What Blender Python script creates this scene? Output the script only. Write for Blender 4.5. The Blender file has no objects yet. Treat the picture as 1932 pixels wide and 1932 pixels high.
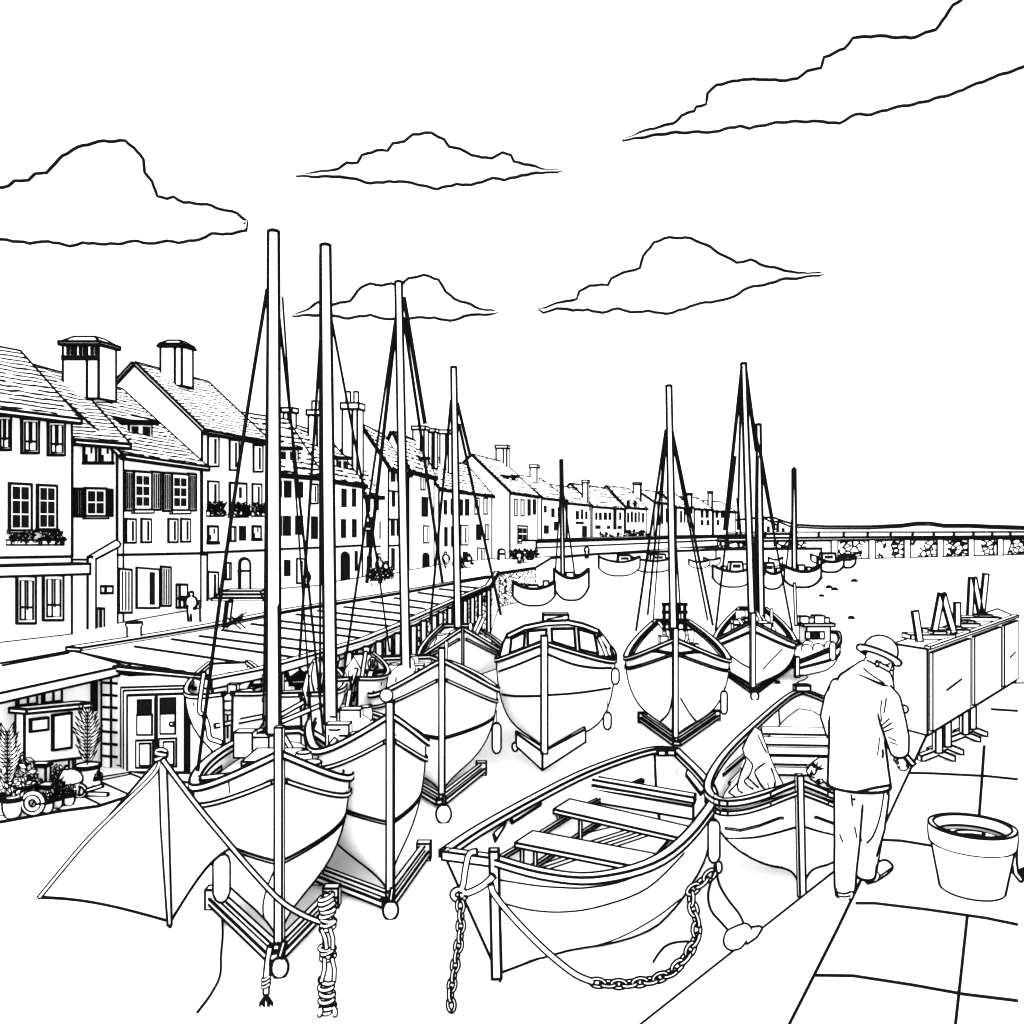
import bpy, math, random
from mathutils import Vector as V, Matrix
from mathutils.bvhtree import BVHTree
random.seed(7)
scene = bpy.context.scene
COL = scene.collection

# ---------------------------------------------------------------- camera, sky, sun, exposure
F, CX, HY, CZ = 1700.0, 966.0, 1000.0, 2.5      # focal length and horizon in units of a 1932 px wide picture, eye height in m
EYE = V((0, 0, CZ))
cd = bpy.data.cameras.new('camera'); cam = bpy.data.objects.new('camera', cd); COL.objects.link(cam)
cam.location = EYE; cam.rotation_euler = (math.radians(90), 0, 0)
cd.sensor_width = 36; cd.lens = 36 * F / 1932; cd.shift_y = 34 / 1932
cd.clip_start = 0.1; cd.clip_end = 9000
scene.camera = cam
w = bpy.data.worlds.new("World"); scene.world = w; w.use_nodes = True
nt = w.node_tree; bg = nt.nodes['Background']
sky = nt.nodes.new('ShaderNodeTexSky'); sky.sky_type = 'NISHITA'; sky.sun_disc = False
sky.sun_elevation = math.radians(48); sky.sun_rotation = math.radians(200)
sky.air_density = 1.0; sky.dust_density = 3.0
bw = nt.nodes.new('ShaderNodeRGBToBW')          # bright colourless overcast
ov = nt.nodes.new('ShaderNodeMath'); ov.operation = 'MULTIPLY_ADD'; ov.inputs[1].default_value = .12; ov.inputs[2].default_value = 5.0   # even cloud veil over the sky's own gradient
nt.links.new(sky.outputs[0], bw.inputs[0]); nt.links.new(bw.outputs[0], ov.inputs[0]); nt.links.new(ov.outputs[0], bg.inputs[0])
bg.inputs[1].default_value = 0.15
sd = bpy.data.lights.new('sun', 'SUN'); sun = bpy.data.objects.new('sun', sd); COL.objects.link(sun)
sd.energy = 1.1; sd.angle = math.radians(40)
sun.rotation_euler = (math.radians(62), 0, math.radians(-14))
scene.view_settings.view_transform = 'Standard'; scene.view_settings.look = 'None'
scene.view_settings.exposure = 1.8
scene.view_settings.gamma = 1
scene.cycles.max_bounces = 8; scene.cycles.diffuse_bounces = 7
scene.cycles.use_denoising = True

WZ, TZ, KZ = -4.0, -1.1, -3.8                    # harbour water, left terrace, keels
LW = 0.00152                                      # ink bead radius per metre of distance

# ---------------------------------------------------------------- materials
def mat(name, c, rough=0.9, var=0.03, scale=6):
    m = bpy.data.materials.new(name); m.use_nodes = True
    n = m.node_tree.nodes; l = m.node_tree.links; p = n['Principled BSDF']
    p.inputs['Roughness'].default_value = rough
    p.inputs['Specular IOR Level'].default_value = 0.0 if c < 0.1 else 0.2
    no = n.new('ShaderNodeTexNoise'); no.inputs['Scale'].default_value = scale
    r = n.new('ShaderNodeMapRange'); r.inputs[3].default_value = c - var; r.inputs[4].default_value = c + var
    l.new(no.outputs[0], r.inputs[0]); l.new(r.outputs[0], p.inputs['Base Color'])
    return m
M = {'paint': mat('white_paint', .9), 'plaster': mat('white_plaster', .9), 'stone': mat('pale_stone', .9),
     'wood': mat('bleached_wood', .9, scale=20), 'cloth': mat('white_canvas', .9), 'metal': mat('pale_metal', .9, .7),
     'water': mat('calm_pale_water', .9), 'ink': mat('black_line', .003, 1, .002), 'dark': mat('dark_glass', .004, 1, .003),
     'skin': mat('pale_skin', .9), 'leaf': mat('pale_leaf', .82)}

def math_node(n, l, op, a, b=None):
    x = n.new('ShaderNodeMath'); x.operation = op
    for i, q in enumerate((a, b)):
        if q is None: continue
        if isinstance(q, (int, float)): x.inputs[i].default_value = q
        else: l.new(q, x.inputs[i])
    return x.outputs[0]
def tile_mat(name, sp, thick=.34, keep=.43, ulen=1.4):
    m = bpy.data.materials.new(name); m.use_nodes = True
    n = m.node_tree.nodes; l = m.node_tree.links; p = n['Principled BSDF']
    p.inputs['Roughness'].default_value = 1; p.inputs['Specular IOR Level'].default_value = 0
    tc = n.new('ShaderNodeTexCoord'); s = n.new('ShaderNodeSeparateXYZ'); l.new(tc.outputs['UV'], s.inputs[0])
    no = n.new('ShaderNodeTexNoise'); no.inputs['Scale'].default_value = 1.3; l.new(tc.outputs['UV'], no.inputs['Vector'])
    wob = math_node(n, l, 'MULTIPLY', no.outputs[0], 1.1)
    v = math_node(n, l, 'ADD', math_node(n, l, 'DIVIDE', s.outputs[1], sp), wob)
    fr = math_node(n, l, 'FRACT', v); row = math_node(n, l, 'FLOOR', v)
    line = math_node(n, l, 'LESS_THAN', fr, thick)
    cb = n.new('ShaderNodeCombineXYZ'); l.new(math_node(n, l, 'MULTIPLY', s.outputs[0], 1 / (sp * ulen)), cb.inputs[0])
    l.new(math_node(n, l, 'MULTIPLY', row, 5.37), cb.inputs[1])
    n2 = n.new('ShaderNodeTexNoise'); n2.inputs['Scale'].default_value = .45; n2.inputs['Detail'].default_value = 1; l.new(cb.outputs[0], n2.inputs['Vector'])
    dash = math_node(n, l, 'GREATER_THAN', n2.outputs[0], keep)
    k = math_node(n, l, 'MULTIPLY', line, dash)
    r = n.new('ShaderNodeMapRange'); r.inputs[3].default_value = .9; r.inputs[4].default_value = .003
    l.new(k, r.inputs[0]); l.new(r.outputs[0], p.inputs['Base Color'])
    return m
M['tile_near'] = tile_mat('roof_tiles_near', .25, .5, .37)
M['tile_mid'] = tile_mat('roof_tiles_mid', .42, .48, .42)
M['tile_far'] = tile_mat('roof_tiles_far', .8, .45, .45)
def rubble_mat(name, sc, th):
    m = bpy.data.materials.new(name); m.use_nodes = True
    n = m.node_tree.nodes; l = m.node_tree.links; p = n['Principled BSDF']
    p.inputs['Roughness'].default_value = 1; p.inputs['Specular IOR Level'].default_value = 0
    tc = n.new('ShaderNodeTexCoord'); vo = n.new('ShaderNodeTexVoronoi'); vo.feature = 'DISTANCE_TO_EDGE'
    mp = n.new('ShaderNodeMapping'); mp.inputs['Scale'].default_value = (sc * .6, sc * .6, sc * 1.3)
    l.new(tc.outputs['Object'], mp.inputs[0]); l.new(mp.outputs[0], vo.inputs['Vector']); vo.inputs['Scale'].default_value = 1
    no = n.new('ShaderNodeTexNoise'); no.inputs['Scale'].default_value = .12; l.new(tc.outputs['Object'], no.inputs['Vector'])
    a = math_node(n, l, 'LESS_THAN', vo.outputs['Distance'], th)
    b = math_node(n, l, 'GREATER_THAN', no.outputs[0], .41)
    k = math_node(n, l, 'MULTIPLY', a, b)
    r = n.new('ShaderNodeMapRange'); r.inputs[3].default_value = .9; r.inputs[4].default_value = .003
    l.new(k, r.inputs[0]); l.new(r.outputs[0], p.inputs['Base Color'])
    return m
M['rubble'] = rubble_mat('rubble_masonry', .8, .16)
M['rubble_fine'] = rubble_mat('fine_rubble_masonry', 2.6, .12)

# ---------------------------------------------------------------- places
def P(px, py, d): return V(((px - CX) * d / F, d, CZ - (py - HY) * d / F))
def G(px, py, z):
    return P(px, py, F * (CZ - z) / (py - HY))
def onpl(px, py, p0, n):
    r = V(((px - CX) / F, 1, -(py - HY) / F)); t = (p0 - EYE).dot(n) / r.dot(n)
    return EYE + r * t
def lerp(a, b, t): return a + (b - a) * t

# ---------------------------------------------------------------- mesh builder with inked edges
class MB:
    def __init__(s):
        s.v = []; s.f = []; s.m = []; s.sm = []; s.uv = {}; s.lines = []; s.noink = set()
    def add(s, vs, fs, mat=0, smooth=False):
        o = len(s.v); s.v += [V(p) for p in vs]
        for f in fs:
            s.f.append(tuple(i + o for i in f)); s.m.append(mat); s.sm.append(smooth)
        return o
    def hexa(s, p, mat=0):                       # p: bottom 4, top 4
        s.add(p, [(3, 2, 1, 0), (4, 5, 6, 7), (0, 1, 5, 4), (1, 2, 6, 5), (2, 3, 7, 6), (3, 0, 4, 7)], mat); return s
    def prism(s, poly, vec, mat=0):
        n = len(poly); poly = [V(p) for p in poly]; vec = V(vec)
        s.add(poly + [p + vec for p in poly], [tuple(range(n))[::-1], tuple(range(n, 2 * n))] + [(i, (i + 1) % n, n + (i + 1) % n, n + i) for i in range(n)], mat); return s
    def beam(s, a, b, w_, h, up=V((0, 0, 1)), mat=0):
        a = V(a); b = V(b); t = (b - a).normalized(); sd_ = t.cross(up)
        if sd_.length < 1e-4: sd_ = V((1, 0, 0))
        sd_.normalize(); u = sd_.cross(t)
        q = [sd_ * (x * w_ / 2) + u * (y * h / 2) for x, y in ((-1, -1), (1, -1), (1, 1), (-1, 1))]
        s.hexa([a + k for k in q] + [b + k for k in q], mat); return s
    def sweep(s, pts, w_, h, mat=0, closed=False):    # rectangle swept along a path, kept upright
        pts = [V(p) for p in pts]; n = len(pts); vs = []
        for i, p in enumerate(pts):
            t = (pts[(i + 1) % n] - pts[i - 1]) if closed else (pts[min(i + 1, n - 1)] - pts[max(i - 1, 0)])
            sd_ = t.cross(V((0, 0, 1))); sd_ = sd_.normalized() if sd_.length > 1e-6 else V((1, 0, 0)); u = V((0, 0, 1))
            vs += [p + sd_ * (x * w_ / 2) + u * (y * h / 2) for x, y in ((-1, -1), (1, -1), (1, 1), (-1, 1))]
        fs = []
        for i in range(n if closed else n - 1):
            a = i * 4; b = ((i + 1) % n) * 4
            fs += [(a + k, a + (k + 1) % 4, b + (k + 1) % 4, b + k) for k in range(4)]
        if not closed: fs += [(3, 2, 1, 0), tuple((n - 1) * 4 + k for k in range(4))]
        s.add(vs, fs, mat); return s
    def tube(s, pts, r, n=10, mat=0, cap=True, ratio=1.0, ref=None):
        pts = [V(p) for p in pts]; N = len(pts); rr = r if isinstance(r, (list, tuple)) else [r] * N
        ax = None; vs = []
        for i, p in enumerate(pts):
            t = (pts[min(i + 1, N - 1)] - pts[max(i - 1, 0)]).normalized()
            if ax is None:
                ax = V(ref) if ref else (V((1, 0, 0)) if abs(t.x) < .9 else V((0, 1, 0)))
            a = (ax - t * ax.dot(t)).normalized(); b = t.cross(a); ax = a
            vs += [p + a * (rr[i] * math.cos(k * 2 * math.pi / n)) + b * (rr[i] * ratio * math.sin(k * 2 * math.pi / n)) for k in range(n)]
        o = s.add(vs, [(i * n + k, i * n + (k + 1) % n, (i + 1) * n + (k + 1) % n, (i + 1) * n + k) for i in range(N - 1) for k in range(n)], mat, True)
        if cap:
            for base, rev in ((0, True), ((N - 1) * n, False)):
                f = tuple(o + base + k for k in range(n)); s.f.append(f[::-1] if rev else f); s.m.append(mat); s.sm.append(False)
        return s
    def loft(s, rings, closed=True, smooth=True, cap0=False, cap1=False, mat=0):
        n = len(rings[0]); N = len(rings); vs = [p for r in rings for p in r]; K = n if closed else n - 1
        o = s.add(vs, [(i * n + k, i * n + (k + 1) % n, (i + 1) * n + (k + 1) % n, (i + 1) * n + k) for i in range(N - 1) for k in range(K)], mat, smooth)
        for c, base, rev in ((cap0, 0, True), (cap1, (N - 1) * n, False)):
            if c:
                f = tuple(o + base + k for k in range(n)); s.f.append(f[::-1] if rev else f); s.m.append(mat); s.sm.append(False)
        return s
    def lathe(s, c, prof, n=32, mat=0, cap0=True, cap1=True):
        return s.loft([[V((c[0] + r * math.cos(k * 2 * math.pi / n), c[1] + r * math.sin(k * 2 * math.pi / n), c[2] + z)) for k in range(n)] for r, z in prof], True, True, cap0, cap1, mat)
    def ball(s, c, r, n=16, mat=0, squash=(1, 1, 1)):
        c = V(c); rings = []
        for i in range(n // 2 + 1):
            a = math.pi * min(max(i, .04), n // 2 - .04) / (n // 2)
            rings.append([c + V((r * squash[0] * math.sin(a) * math.cos(k * 2 * math.pi / n), r * squash[1] * math.sin(a) * math.sin(k * 2 * math.pi / n), -r * squash[2] * math.cos(a))) for k in range(n)])
        return s.loft(rings, mat=mat)
    def line(s, pts, k=1.0):
        s.lines.append(([V(p) for p in pts], k)); return s
    def trace(s, pix, k=1.0, lift=0.0, step=6):      # a seam drawn on this mesh's own surface
        if len(pix) > 2:
            q_ = []
            for j in range(len(pix) - 1):
                a, b, c, d = pix[max(j - 1, 0)], pix[j], pix[j + 1], pix[min(j + 2, len(pix) - 1)]
                for i in range(5):
                    u_ = i / 5; q_.append(tuple(.5 * ((2 * b[e]) + (c[e] - a[e]) * u_ + (2 * a[e] - 5 * b[e] + 4 * c[e] - d[e]) * u_ * u_ + (3 * b[e] - a[e] - 3 * c[e] + d[e]) * u_ ** 3) for e in (0, 1)))
            pix = q_ + [pix[-1]]
        bv = getattr(s, 'bvh', None)
        if bv is None or s.nb != len(s.f):
            bv = s.bvh = BVHTree.FromPolygons(s.v, s.f); s.nb = len(s.f)
        out = []
        def flush():
            if len(out) > 1: s.lines.append((list(out), k))
            out.clear()
        for (x0, y0), (x1, y1) in zip(pix, pix[1:]):
            n = max(1, int(math.hypot(x1 - x0, y1 - y0) / step))
            for i in range(n + 1):
                r = V(((lerp(x0, x1, i / n) - CX) / F, 1, -(lerp(y0, y1, i / n) - HY) / F)).normalized()
                h = bv.ray_cast(EYE, r)[0]
                if h is None or (out and (h - out[-1]).length > .02 * (h - EYE).length): flush()
                if h is not None and (not out or (h - out[-1]).length > 1e-4): out.append(h - r * lift)
        flush(); return s
    # -- ink
    def _ink(s, crease, k, contour):
        v, f = s.v, s.f; edges = {}; nor = []
        for i, q in enumerate(f):
            a = V((0, 0, 0))
            for j in range(len(q)):
                p, r = v[q[j]], v[q[(j + 1) % len(q)]]; a += p.cross(r) if False else V(((p.y - r.y) * (p.z + r.z), (p.z - r.z) * (p.x + r.x), (p.x - r.x) * (p.y + r.y)))
            nor.append(a.normalized() if a.length > 1e-14 else V((0, 0, 0)))
            if i in s.noink: continue
            for j in range(len(q)):
                e = (q[j], q[(j + 1) % len(q)]); e = e if e[0] < e[1] else (e[1], e[0]); edges.setdefault(e, []).append(i)
        pos = {}; seg = []
        for e, fs in edges.items():
            if (v[e[0]] - v[e[1]]).length < 1e-5: continue
            if all(s.m[i] in (1,) for i in fs): continue
            ok = False
            if len(fs) == 1: ok = True
            else:
                th = crease if not (s.sm[fs[0]] and s.sm[fs[1]]) else 62
                if nor[fs[0]].dot(nor[fs[1]]) < math.cos(math.radians(th)): ok = True
            if ok:
                seg.append((e[0], e[1])); pos[e[0]] = v[e[0]]; pos[e[1]] = v[e[1]]
        s._chains(seg, pos, k, True)
        if contour and any(s.sm):
            vn = {}
            for i, q in enumerate(f):
                if s.sm[i] and s.m[i] != 1:
                    for j in q: vn[j] = vn.get(j, V((0, 0, 0))) + nor[i]
            g = {j: n.normalized().dot((EYE - v[j]).normalized()) for j, n in vn.items() if n.length > 1e-9}
            seg = []; pos = {}
            for i, q in enumerate(f):
                if not s.sm[i] or s.m[i] == 1 or i in s.noink: continue
                cr = []
                for j in range(len(q)):
                    a, b = q[j], q[(j + 1) % len(q)]
                    if a not in g or b not in g: continue
                    if (g[a] > 0) != (g[b] > 0):
                        e = (a, b) if a < b else (b, a); t = g[e[0]] / (g[e[0]] - g[e[1]])
                        pos[e] = lerp(v[e[0]], v[e[1]], t); cr.append(e)
                if len(cr) == 2 and cr[0] != cr[1]: seg.append((cr[0], cr[1]))
            s._chains(seg, pos, k * 1.25, False)
        for pts, kk in s.lines: s._bead(pts, kk, None, None)
    def _chains(s, seg, pos, k, host):
        adj = {}
        for i, (a, b) in enumerate(seg): adj.setdefault(a, []).append((b, i)); adj.setdefault(b, []).append((a, i))
        used = [False] * len(seg); node = lambda x: len(adj[x]) != 2
        def walk(a, i):
            ch = [a]
            while True:
                used[i] = True; x, y = seg[i]; b = y if x == ch[-1] else x; ch.append(b)
                if node(b): return ch
                nx = [(c, j) for c, j in adj[b] if not used[j]]
                if not nx: return ch
                u = (pos[b] - pos[ch[-2]]); w_ = (pos[nx[0][0]] - pos[b])
                if u.length > 0 and w_.length > 0 and u.angle(w_) > 1.0: return ch
                i = nx[0][1]
        out = []
        for a in list(adj):
            if node(a):
                for b, i in adj[a]:
                    if not used[i]: out.append(walk(a, i))
        for i in range(len(seg)):
            while not used[i]: out.append(walk(seg[i][0], i))
        for ch in out:
            pts = [pos[c] for c in ch]; L = sum((pts[j] - pts[j + 1]).length for j in range(len(pts) - 1)); d = (pts[0] - EYE).length
            if not host and L < d * .006: continue
            s._bead(pts, k, ch[0] if host else None, ch[-1] if host else None)
    def _bead(s, pts, k, h0, h1):
        q = [pts[0]]
        for p in pts[1:]:
            if (p - q[-1]).length > 1e-5: q.append(p)
        if len(q) < 2: return
        N = len(q); vs = []
        for i, p in enumerate(q):
            t = (q[min(i + 1, N - 1)] - q[max(i - 1, 0)]).normalized(); vw = (p - EYE); d = vw.length; vw = vw / d
            a = t.cross(vw)
            if a.length < 1e-3: a = t.orthogonal()
            a.normalize(); b = a.cross(t).normalized(); r = LW * d * k
            c = p - t * r * .6 if i == 0 else (p + t * r * .6 if i == N - 1 else p)
            vs += [c + a * r, c + b * r, c - a * r, c - b * r]
        o = len(s.v); s.v += vs
        for i in range(N - 1):
            for j in range(4):
                s.f.append((o + i * 4 + j, o + i * 4 + (j + 1) % 4, o + i * 4 + 4 + (j + 1) % 4, o + i * 4 + 4 + j)); s.m.append(1); s.sm.append(False)
        for h, base in ((h0, o), (h1, o + (N - 1) * 4)):
            if h is None: s.f.append((base, base + 1, base + 2, base + 3)); s.m.append(1); s.sm.append(False)
            else:
                for j in range(4): s.f.append((h, base + j, base + (j + 1) % 4)); s.m.append(1); s.sm.append(False)
    def build(s, name, m='paint', parent=None, ink=1.0, crease=25, contour=True, at=None, m2=None):
        if ink: s._ink(crease, ink, contour)
        else:
            for pts, kk in s.lines: s._bead(pts, kk, None, None)
        base = parent
        while base is not None and base.parent is not None: base = base.parent
        org = V(base['_at']) if base is not None else (V(at) if at is not None else (V((sum(p.x for p in s.v), sum(p.y for p in s.v), 0)) / max(1, len(s.v)) + V((0, 0, min(p.z for p in s.v)))))
        me = bpy.data.meshes.new(name); me.from_pydata([p - org for p in s.v], [], s.f)
        for x in (M[m], M['ink'], M[m2 or 'dark']): me.materials.append(x)
        me.polygons.foreach_set('material_index', s.m)
        if s.uv:
            ul = me.uv_layers.new(name='uv')
            for fi, co in s.uv.items():
                for li, c in zip(me.polygons[fi].loop_indices, co): ul.data[li].uv = c
        me.update()
        o = bpy.data.objects.new(name, me); COL.objects.link(o)
        if parent is not None: o.parent = parent
        else: o.location = org; o['_at'] = tuple(org)
        return o

def tag(o, label, cat, group=None):
    o['label'] = label; o['category'] = cat
    if group: o['group'] = group
    return o
def thing(name, at, label, cat, group=None):
    o = bpy.data.objects.new(name, None); COL.objects.link(o); o.location = at; o['_at'] = tuple(at); o.empty_display_size = .2
    return tag(o, label, cat, group)
def struct(o): o['kind'] = 'structure'; return o
def smooth_union(mb, voxel, it=6):
    me = bpy.data.meshes.new('tmp'); me.from_pydata(mb.v, [], mb.f); o = bpy.data.objects.new('tmp', me); COL.objects.link(o)
    a = o.modifiers.new('r', 'REMESH'); a.mode = 'VOXEL'; a.voxel_size = voxel
    b = o.modifiers.new('s', 'SMOOTH'); b.iterations = it; b.factor = .5
    dg = bpy.context.evaluated_depsgraph_get(); e = o.evaluated_get(dg).data
    out = MB(); out.add([v.co.copy() for v in e.vertices], [tuple(p.vertices) for p in e.polygons], 0, True)
    bpy.data.objects.remove(o); bpy.data.meshes.remove(me)
    return out

# ================================================================ SETTING
mb = MB(); mb.add([(-3000, -30, WZ), (4200, -30, WZ), (4200, 5200, WZ), (-3000, 5200, WZ)], [(0, 1, 2, 3)])
struct(mb.build('water', 'water', ink=0, at=(0, 0, WZ)))

# far hills on the horizon
def ridge_strip(pts, d, base_y, thick):
    top = [P(x, y, d) for x, y in pts]; bot = [P(x, base_y, d) for x, y in pts]
    m = MB(); n = len(pts)
    vs = bot + top + [p + V((0, thick * .5, 0)) for p in top] + [p + V((0, thick, 0)) for p in bot]
    m.add(vs, [(i, i + 1, n + i + 1, n + i) for i in range(n - 1)] + [(n + i, n + i + 1, 2 * n + i + 1, 2 * n + i) for i in range(n - 1)] + [(2 * n + i, 2 * n + i + 1, 3 * n + i + 1, 3 * n + i) for i in range(n - 1)])
    return m, top, bot
hp = [(1380, 982), (1440, 976), (1461, 977), (1480, 984), (1500, 990), (1560, 993), (1640, 993), (1700, 990), (1730, 986), (1755, 986), (1780, 990), (1830, 990), (1870, 992), (1935, 994), (2100, 990)]
m_, top, bot = ridge_strip(hp, 2600, 1003.5, 300)
m_.line(top, .9); m_.line([P(x, y + 4.5, 2590) for x, y in hp[4:]], .7)
struct(m_.build('hills', 'stone', ink=0))

# left terrace (one slab down to the harbour bed) and its street
edge = [(400, 1290), (490, 1272), (600, 1240), (690, 1213), (760, 1183), (830, 1150), (880, 1127), (924, 1108), (940, 1081), (1010, 1071), (1040, 1053), (1130, 1045), (1350, 1037)]
ge = [G(x, y, TZ) for x, y in edge]
near = [G(236, 1250, TZ), G(318, 1262, TZ)]
poly = near + ge + [V((60, 175, TZ)), V((-60, 175, TZ)), V((-60, 24, TZ)), G(-30, 1257, TZ), G(139, 1229, TZ)]
mb = MB(); mb.prism([p + V((0, 0, WZ - .5 - TZ)) for p in poly], V((0, 0, TZ - WZ + .5)))
def gl(pix, k=1.0): mb.line([G(x, y, TZ) + V((0, 0, .02)) for x, y in pix], k * 1.5)
kerb = [(139, 1228), (310, 1200), (405, 1183), (525, 1158), (577, 1149), (636, 1140), (757, 1120), (860, 1101), (925, 1090)]
for x0, y0, x1, y1 in ((255, 1222, 468, 1254), (325, 1208, 560, 1243), (377, 1202, 610, 1233), (420, 1191, 650, 1221), (475, 1179, 690, 1207), (525, 1173, 715, 1196), (560, 1161, 740, 1184), (600, 1154, 760, 1174), (650, 1147, 780, 1162), (700, 1137, 800, 1150), (745, 1130, 830, 1142), (790, 1120, 870, 1131), (830, 1113, 905, 1121), (860, 1107, 918, 1113)):
    gl([(x0, y0), (x1, y1)], .85)
terrace = struct(mb.build('terrace', 'stone'))
mb = MB()
kp = [G(x, y, TZ) for x, y in kerb]
kp = [p + V((0, 0, .05)) for p in kp]
mb.sweep(kp, .55, .1)
struct(mb.build('kerb', 'stone', ink=.9))
# coping along the harbour edge
mb = MB(); mb.sweep([p + V((-.12, 0, .0)) for p in ge[:9]], .3, .22)
struct(mb.build('quay_coping', 'stone', ink=.9))
# courses and posts of the quay wall below the terrace edge
q = thing('quay_wall', (ge[3].x, ge[3].y, WZ), 'pale quay wall with timber piles below the striped terrace', 'quay wall')
wmb = MB()
for a, b in zip(ge[:9], ge[1:10]):
    n_ = (b - a).cross(V((0, 0, 1))).normalized() * .04
    wmb.hexa([a + V((0, 0, WZ - TZ)), b + V((0, 0, WZ - TZ)), b + V((0, 0, WZ - TZ)) + n_, a + V((0, 0, WZ - TZ)) + n_, a + V((0, 0, -.12)), b + V((0, 0, -.12)), b + V((0, 0, -.12)) + n_, a + V((0, 0, -.12)) + n_])
wmb.build('facing', 'rubble_fine', q, ink=.6)
for i, t in enumerate((.3, 1.2, 1.9, 2.15, 2.5, 2.9, 3.2, 3.45, 3.7, 4.15, 4.4, 4.7, 4.9, 5.2, 5.4, 5.6, 5.8, 6.1, 6.4, 6.8)):
    j = int(t); p = lerp(ge[j], ge[j + 1], t - j) + V((.2, -.15, 0))
    m = MB(); m.beam(V((p.x, p.y, WZ - .2)), V((p.x, p.y, TZ - .05)), .2, .2, V((0, 1, 0))); m.build('pile', 'wood', q, ink=.8)

# upper retaining wall and street of the far row
ua, ub = P(1012, 1048, 116), P(1420, 1030, 236); ua.z = ub.z = TZ
nn = V((-(ub - ua).y, (ub - ua).x, 0)).normalized(); nn = nn if nn.y > 0 else -nn
mb = MB(); U = 1.15
mb.prism([ua, ub, ub + nn * 60, ua + nn * 22 + V((-14, 6, 0))], V((0, 0, U - TZ)))
for k_ in (.25, .95): mb.line([ua + V((0, -.05, U - TZ - k_)), ub + V((0, -.05, U - TZ - k_))], .7)
struct(mb.build('upper_quay', 'stone', ink=.9))
# lower far shore strip
mb = MB(); la, lb = G(1130, 1066, -3.2), G(1480, 1052, -3.2)
mb.prism([V((p.x, p.y, WZ - .1)) for p in (la, lb, lb + V((6, 30, 0)), la + V((-6, 20, 0)))], V((0, 0, .9)))
struct(mb.build('shore', 'stone', ink=.7))

# rubble pier on the right
pa, pb = P(1372, 1062, 178), P(1960, 1046, 238); pa.z = pb.z = WZ
pier = thing('pier', ((pa.x + pb.x) / 2, (pa.y + pb.y) / 2, WZ), 'long rubble stone pier closing the harbour below the hills', 'pier')
mb = MB(); back = V((0, 8, 0)); H = 4.3
mb.prism([pa, pb, pb + back, pa + back], V((0, 0, H))); mb.build('wall', 'rubble', pier, ink=1)
mb = MB(); mb.prism([pa + V((0, -.6, H + .01)), pb + V((0, -.6, H + .01)), pb + back + V((0, 0, H + .01)), pa + back + V((0, 0, H + .01))], V((0, 0, .55))); mb.build('coping', 'stone', pier, ink=.8)
for i in range(9):
    t = (i + .5) / 9; p = lerp(pa, pb, t); m = MB(); m.hexa([p + V((x, y, z)) for z in (0, H) for x, y in ((-.7, -.9), (.7, -.9), (.7, -.02), (-.7, -.02))]); m.build('buttress', 'stone', pier, ink=.6)
for i in range(14):
    t = (i + .3) / 14; p = lerp(pa, pb, t) + V((0, -.3, H + .6)); m = MB(); m.beam(p, p + V((0, 0, 1.1)), .25, .25, V((0, 1, 0))); m.build('post', 'stone', pier, ink=.5)
m = MB(); m.tube([pa + V((0, -.3, H + 1.7)), pb + V((0, -.3, H + 1.7))], .1, 6); m.build('rail', 'metal', pier, ink=.4)

# ---------------------------------------------------------------- clouds
def cloud(pix, d, label):
    pts = []
    n = len(pix)
    for i in range(n):                                # small bumps between the traced corners
        a, b = pix[i], pix[(i + 1) % n]; L = math.hypot(b[0] - a[0], b[1] - a[1]); K = max(1, int(L / 9))
        for j in range(K):
            t = j / K; pts.append((lerp(a[0], b[0], t), lerp(a[1], b[1], t) + 2.2 * math.sin((a[0] + L * t) / 6.5) * .6 * (0 if j == 0 else 1)))
    rim = [P(x, y, d) for x, y in pts]; N_ = len(rim)
    def mid(x):                                       # half height of the cloud at this place
        zs = []
        for i in range(N_):
            p, q_ = rim[i], rim[(i + 1) % N_]
            if (p.x - x) * (q_.x - x) <= 0 and abs(p.x - q_.x) > 1e-6: zs.append(lerp(p.z, q_.z, (x - p.x) / (q_.x - p.x)))
        return (min(zs) + max(zs)) / 2 if zs else None
    mids = [mid(p.x) for p in rim]; mids = [z if z is not None else p.z for z, p in zip(mids, rim)]
    def inset(f, dy): return [V((p.x, p.y + dy, lerp(z, p.z, f))) for z, p in zip(mids, rim)]
    m = MB(); rings = [inset(0, -5), inset(.5, -3.5), inset(.8, -1.5), inset(.95, -.2), rim, inset(.93, 5), inset(.7, 14), inset(0, 20)]
    m.loft(rings); m.line([p + V((0, -3, 0)) for p in rim + [rim[0]]], 1.05)
    tag(m.build('cloud', 'cloth', ink=0), label, 'cloud', 'clouds over the harbour')
cloud([(-40, 362), (20, 354), (32, 344), (58, 343), (70, 331), (92, 329), (108, 312), (122, 297), (150, 281), (190, 270), (240, 269), (256, 282), (274, 304), (276, 328), (290, 345), (300, 373), (318, 378), (330, 374), (350, 385), (392, 388), (420, 398), (450, 405), (469, 420), (467, 438), (440, 444), (402, 443), (378, 455), (340, 461), (318, 457), (285, 462), (262, 457), (225, 463), (190, 463), (160, 460), (135, 467), (95, 458), (60, 462), (18, 455), (-40, 456)], 640, 'big puffy cloud with a tall rounded hump at the left edge')
cloud([(562, 335), (600, 328), (640, 322), (656, 310), (676, 310), (684, 296), (712, 287), (732, 288), (742, 274), (764, 270), (780, 257), (815, 254), (838, 266), (848, 280), (868, 284), (890, 296), (928, 302), (948, 291), (964, 296), (970, 308), (998, 314), (1020, 322), (1060, 326), (1030, 328), (985, 334), (952, 343), (930, 339), (890, 352), (862, 350), (826, 360), (790, 352), (765, 346), (735, 345), (700, 349), (665, 340), (630, 337)], 640, 'small pointed cloud high above the masts in mid sky')
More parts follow.
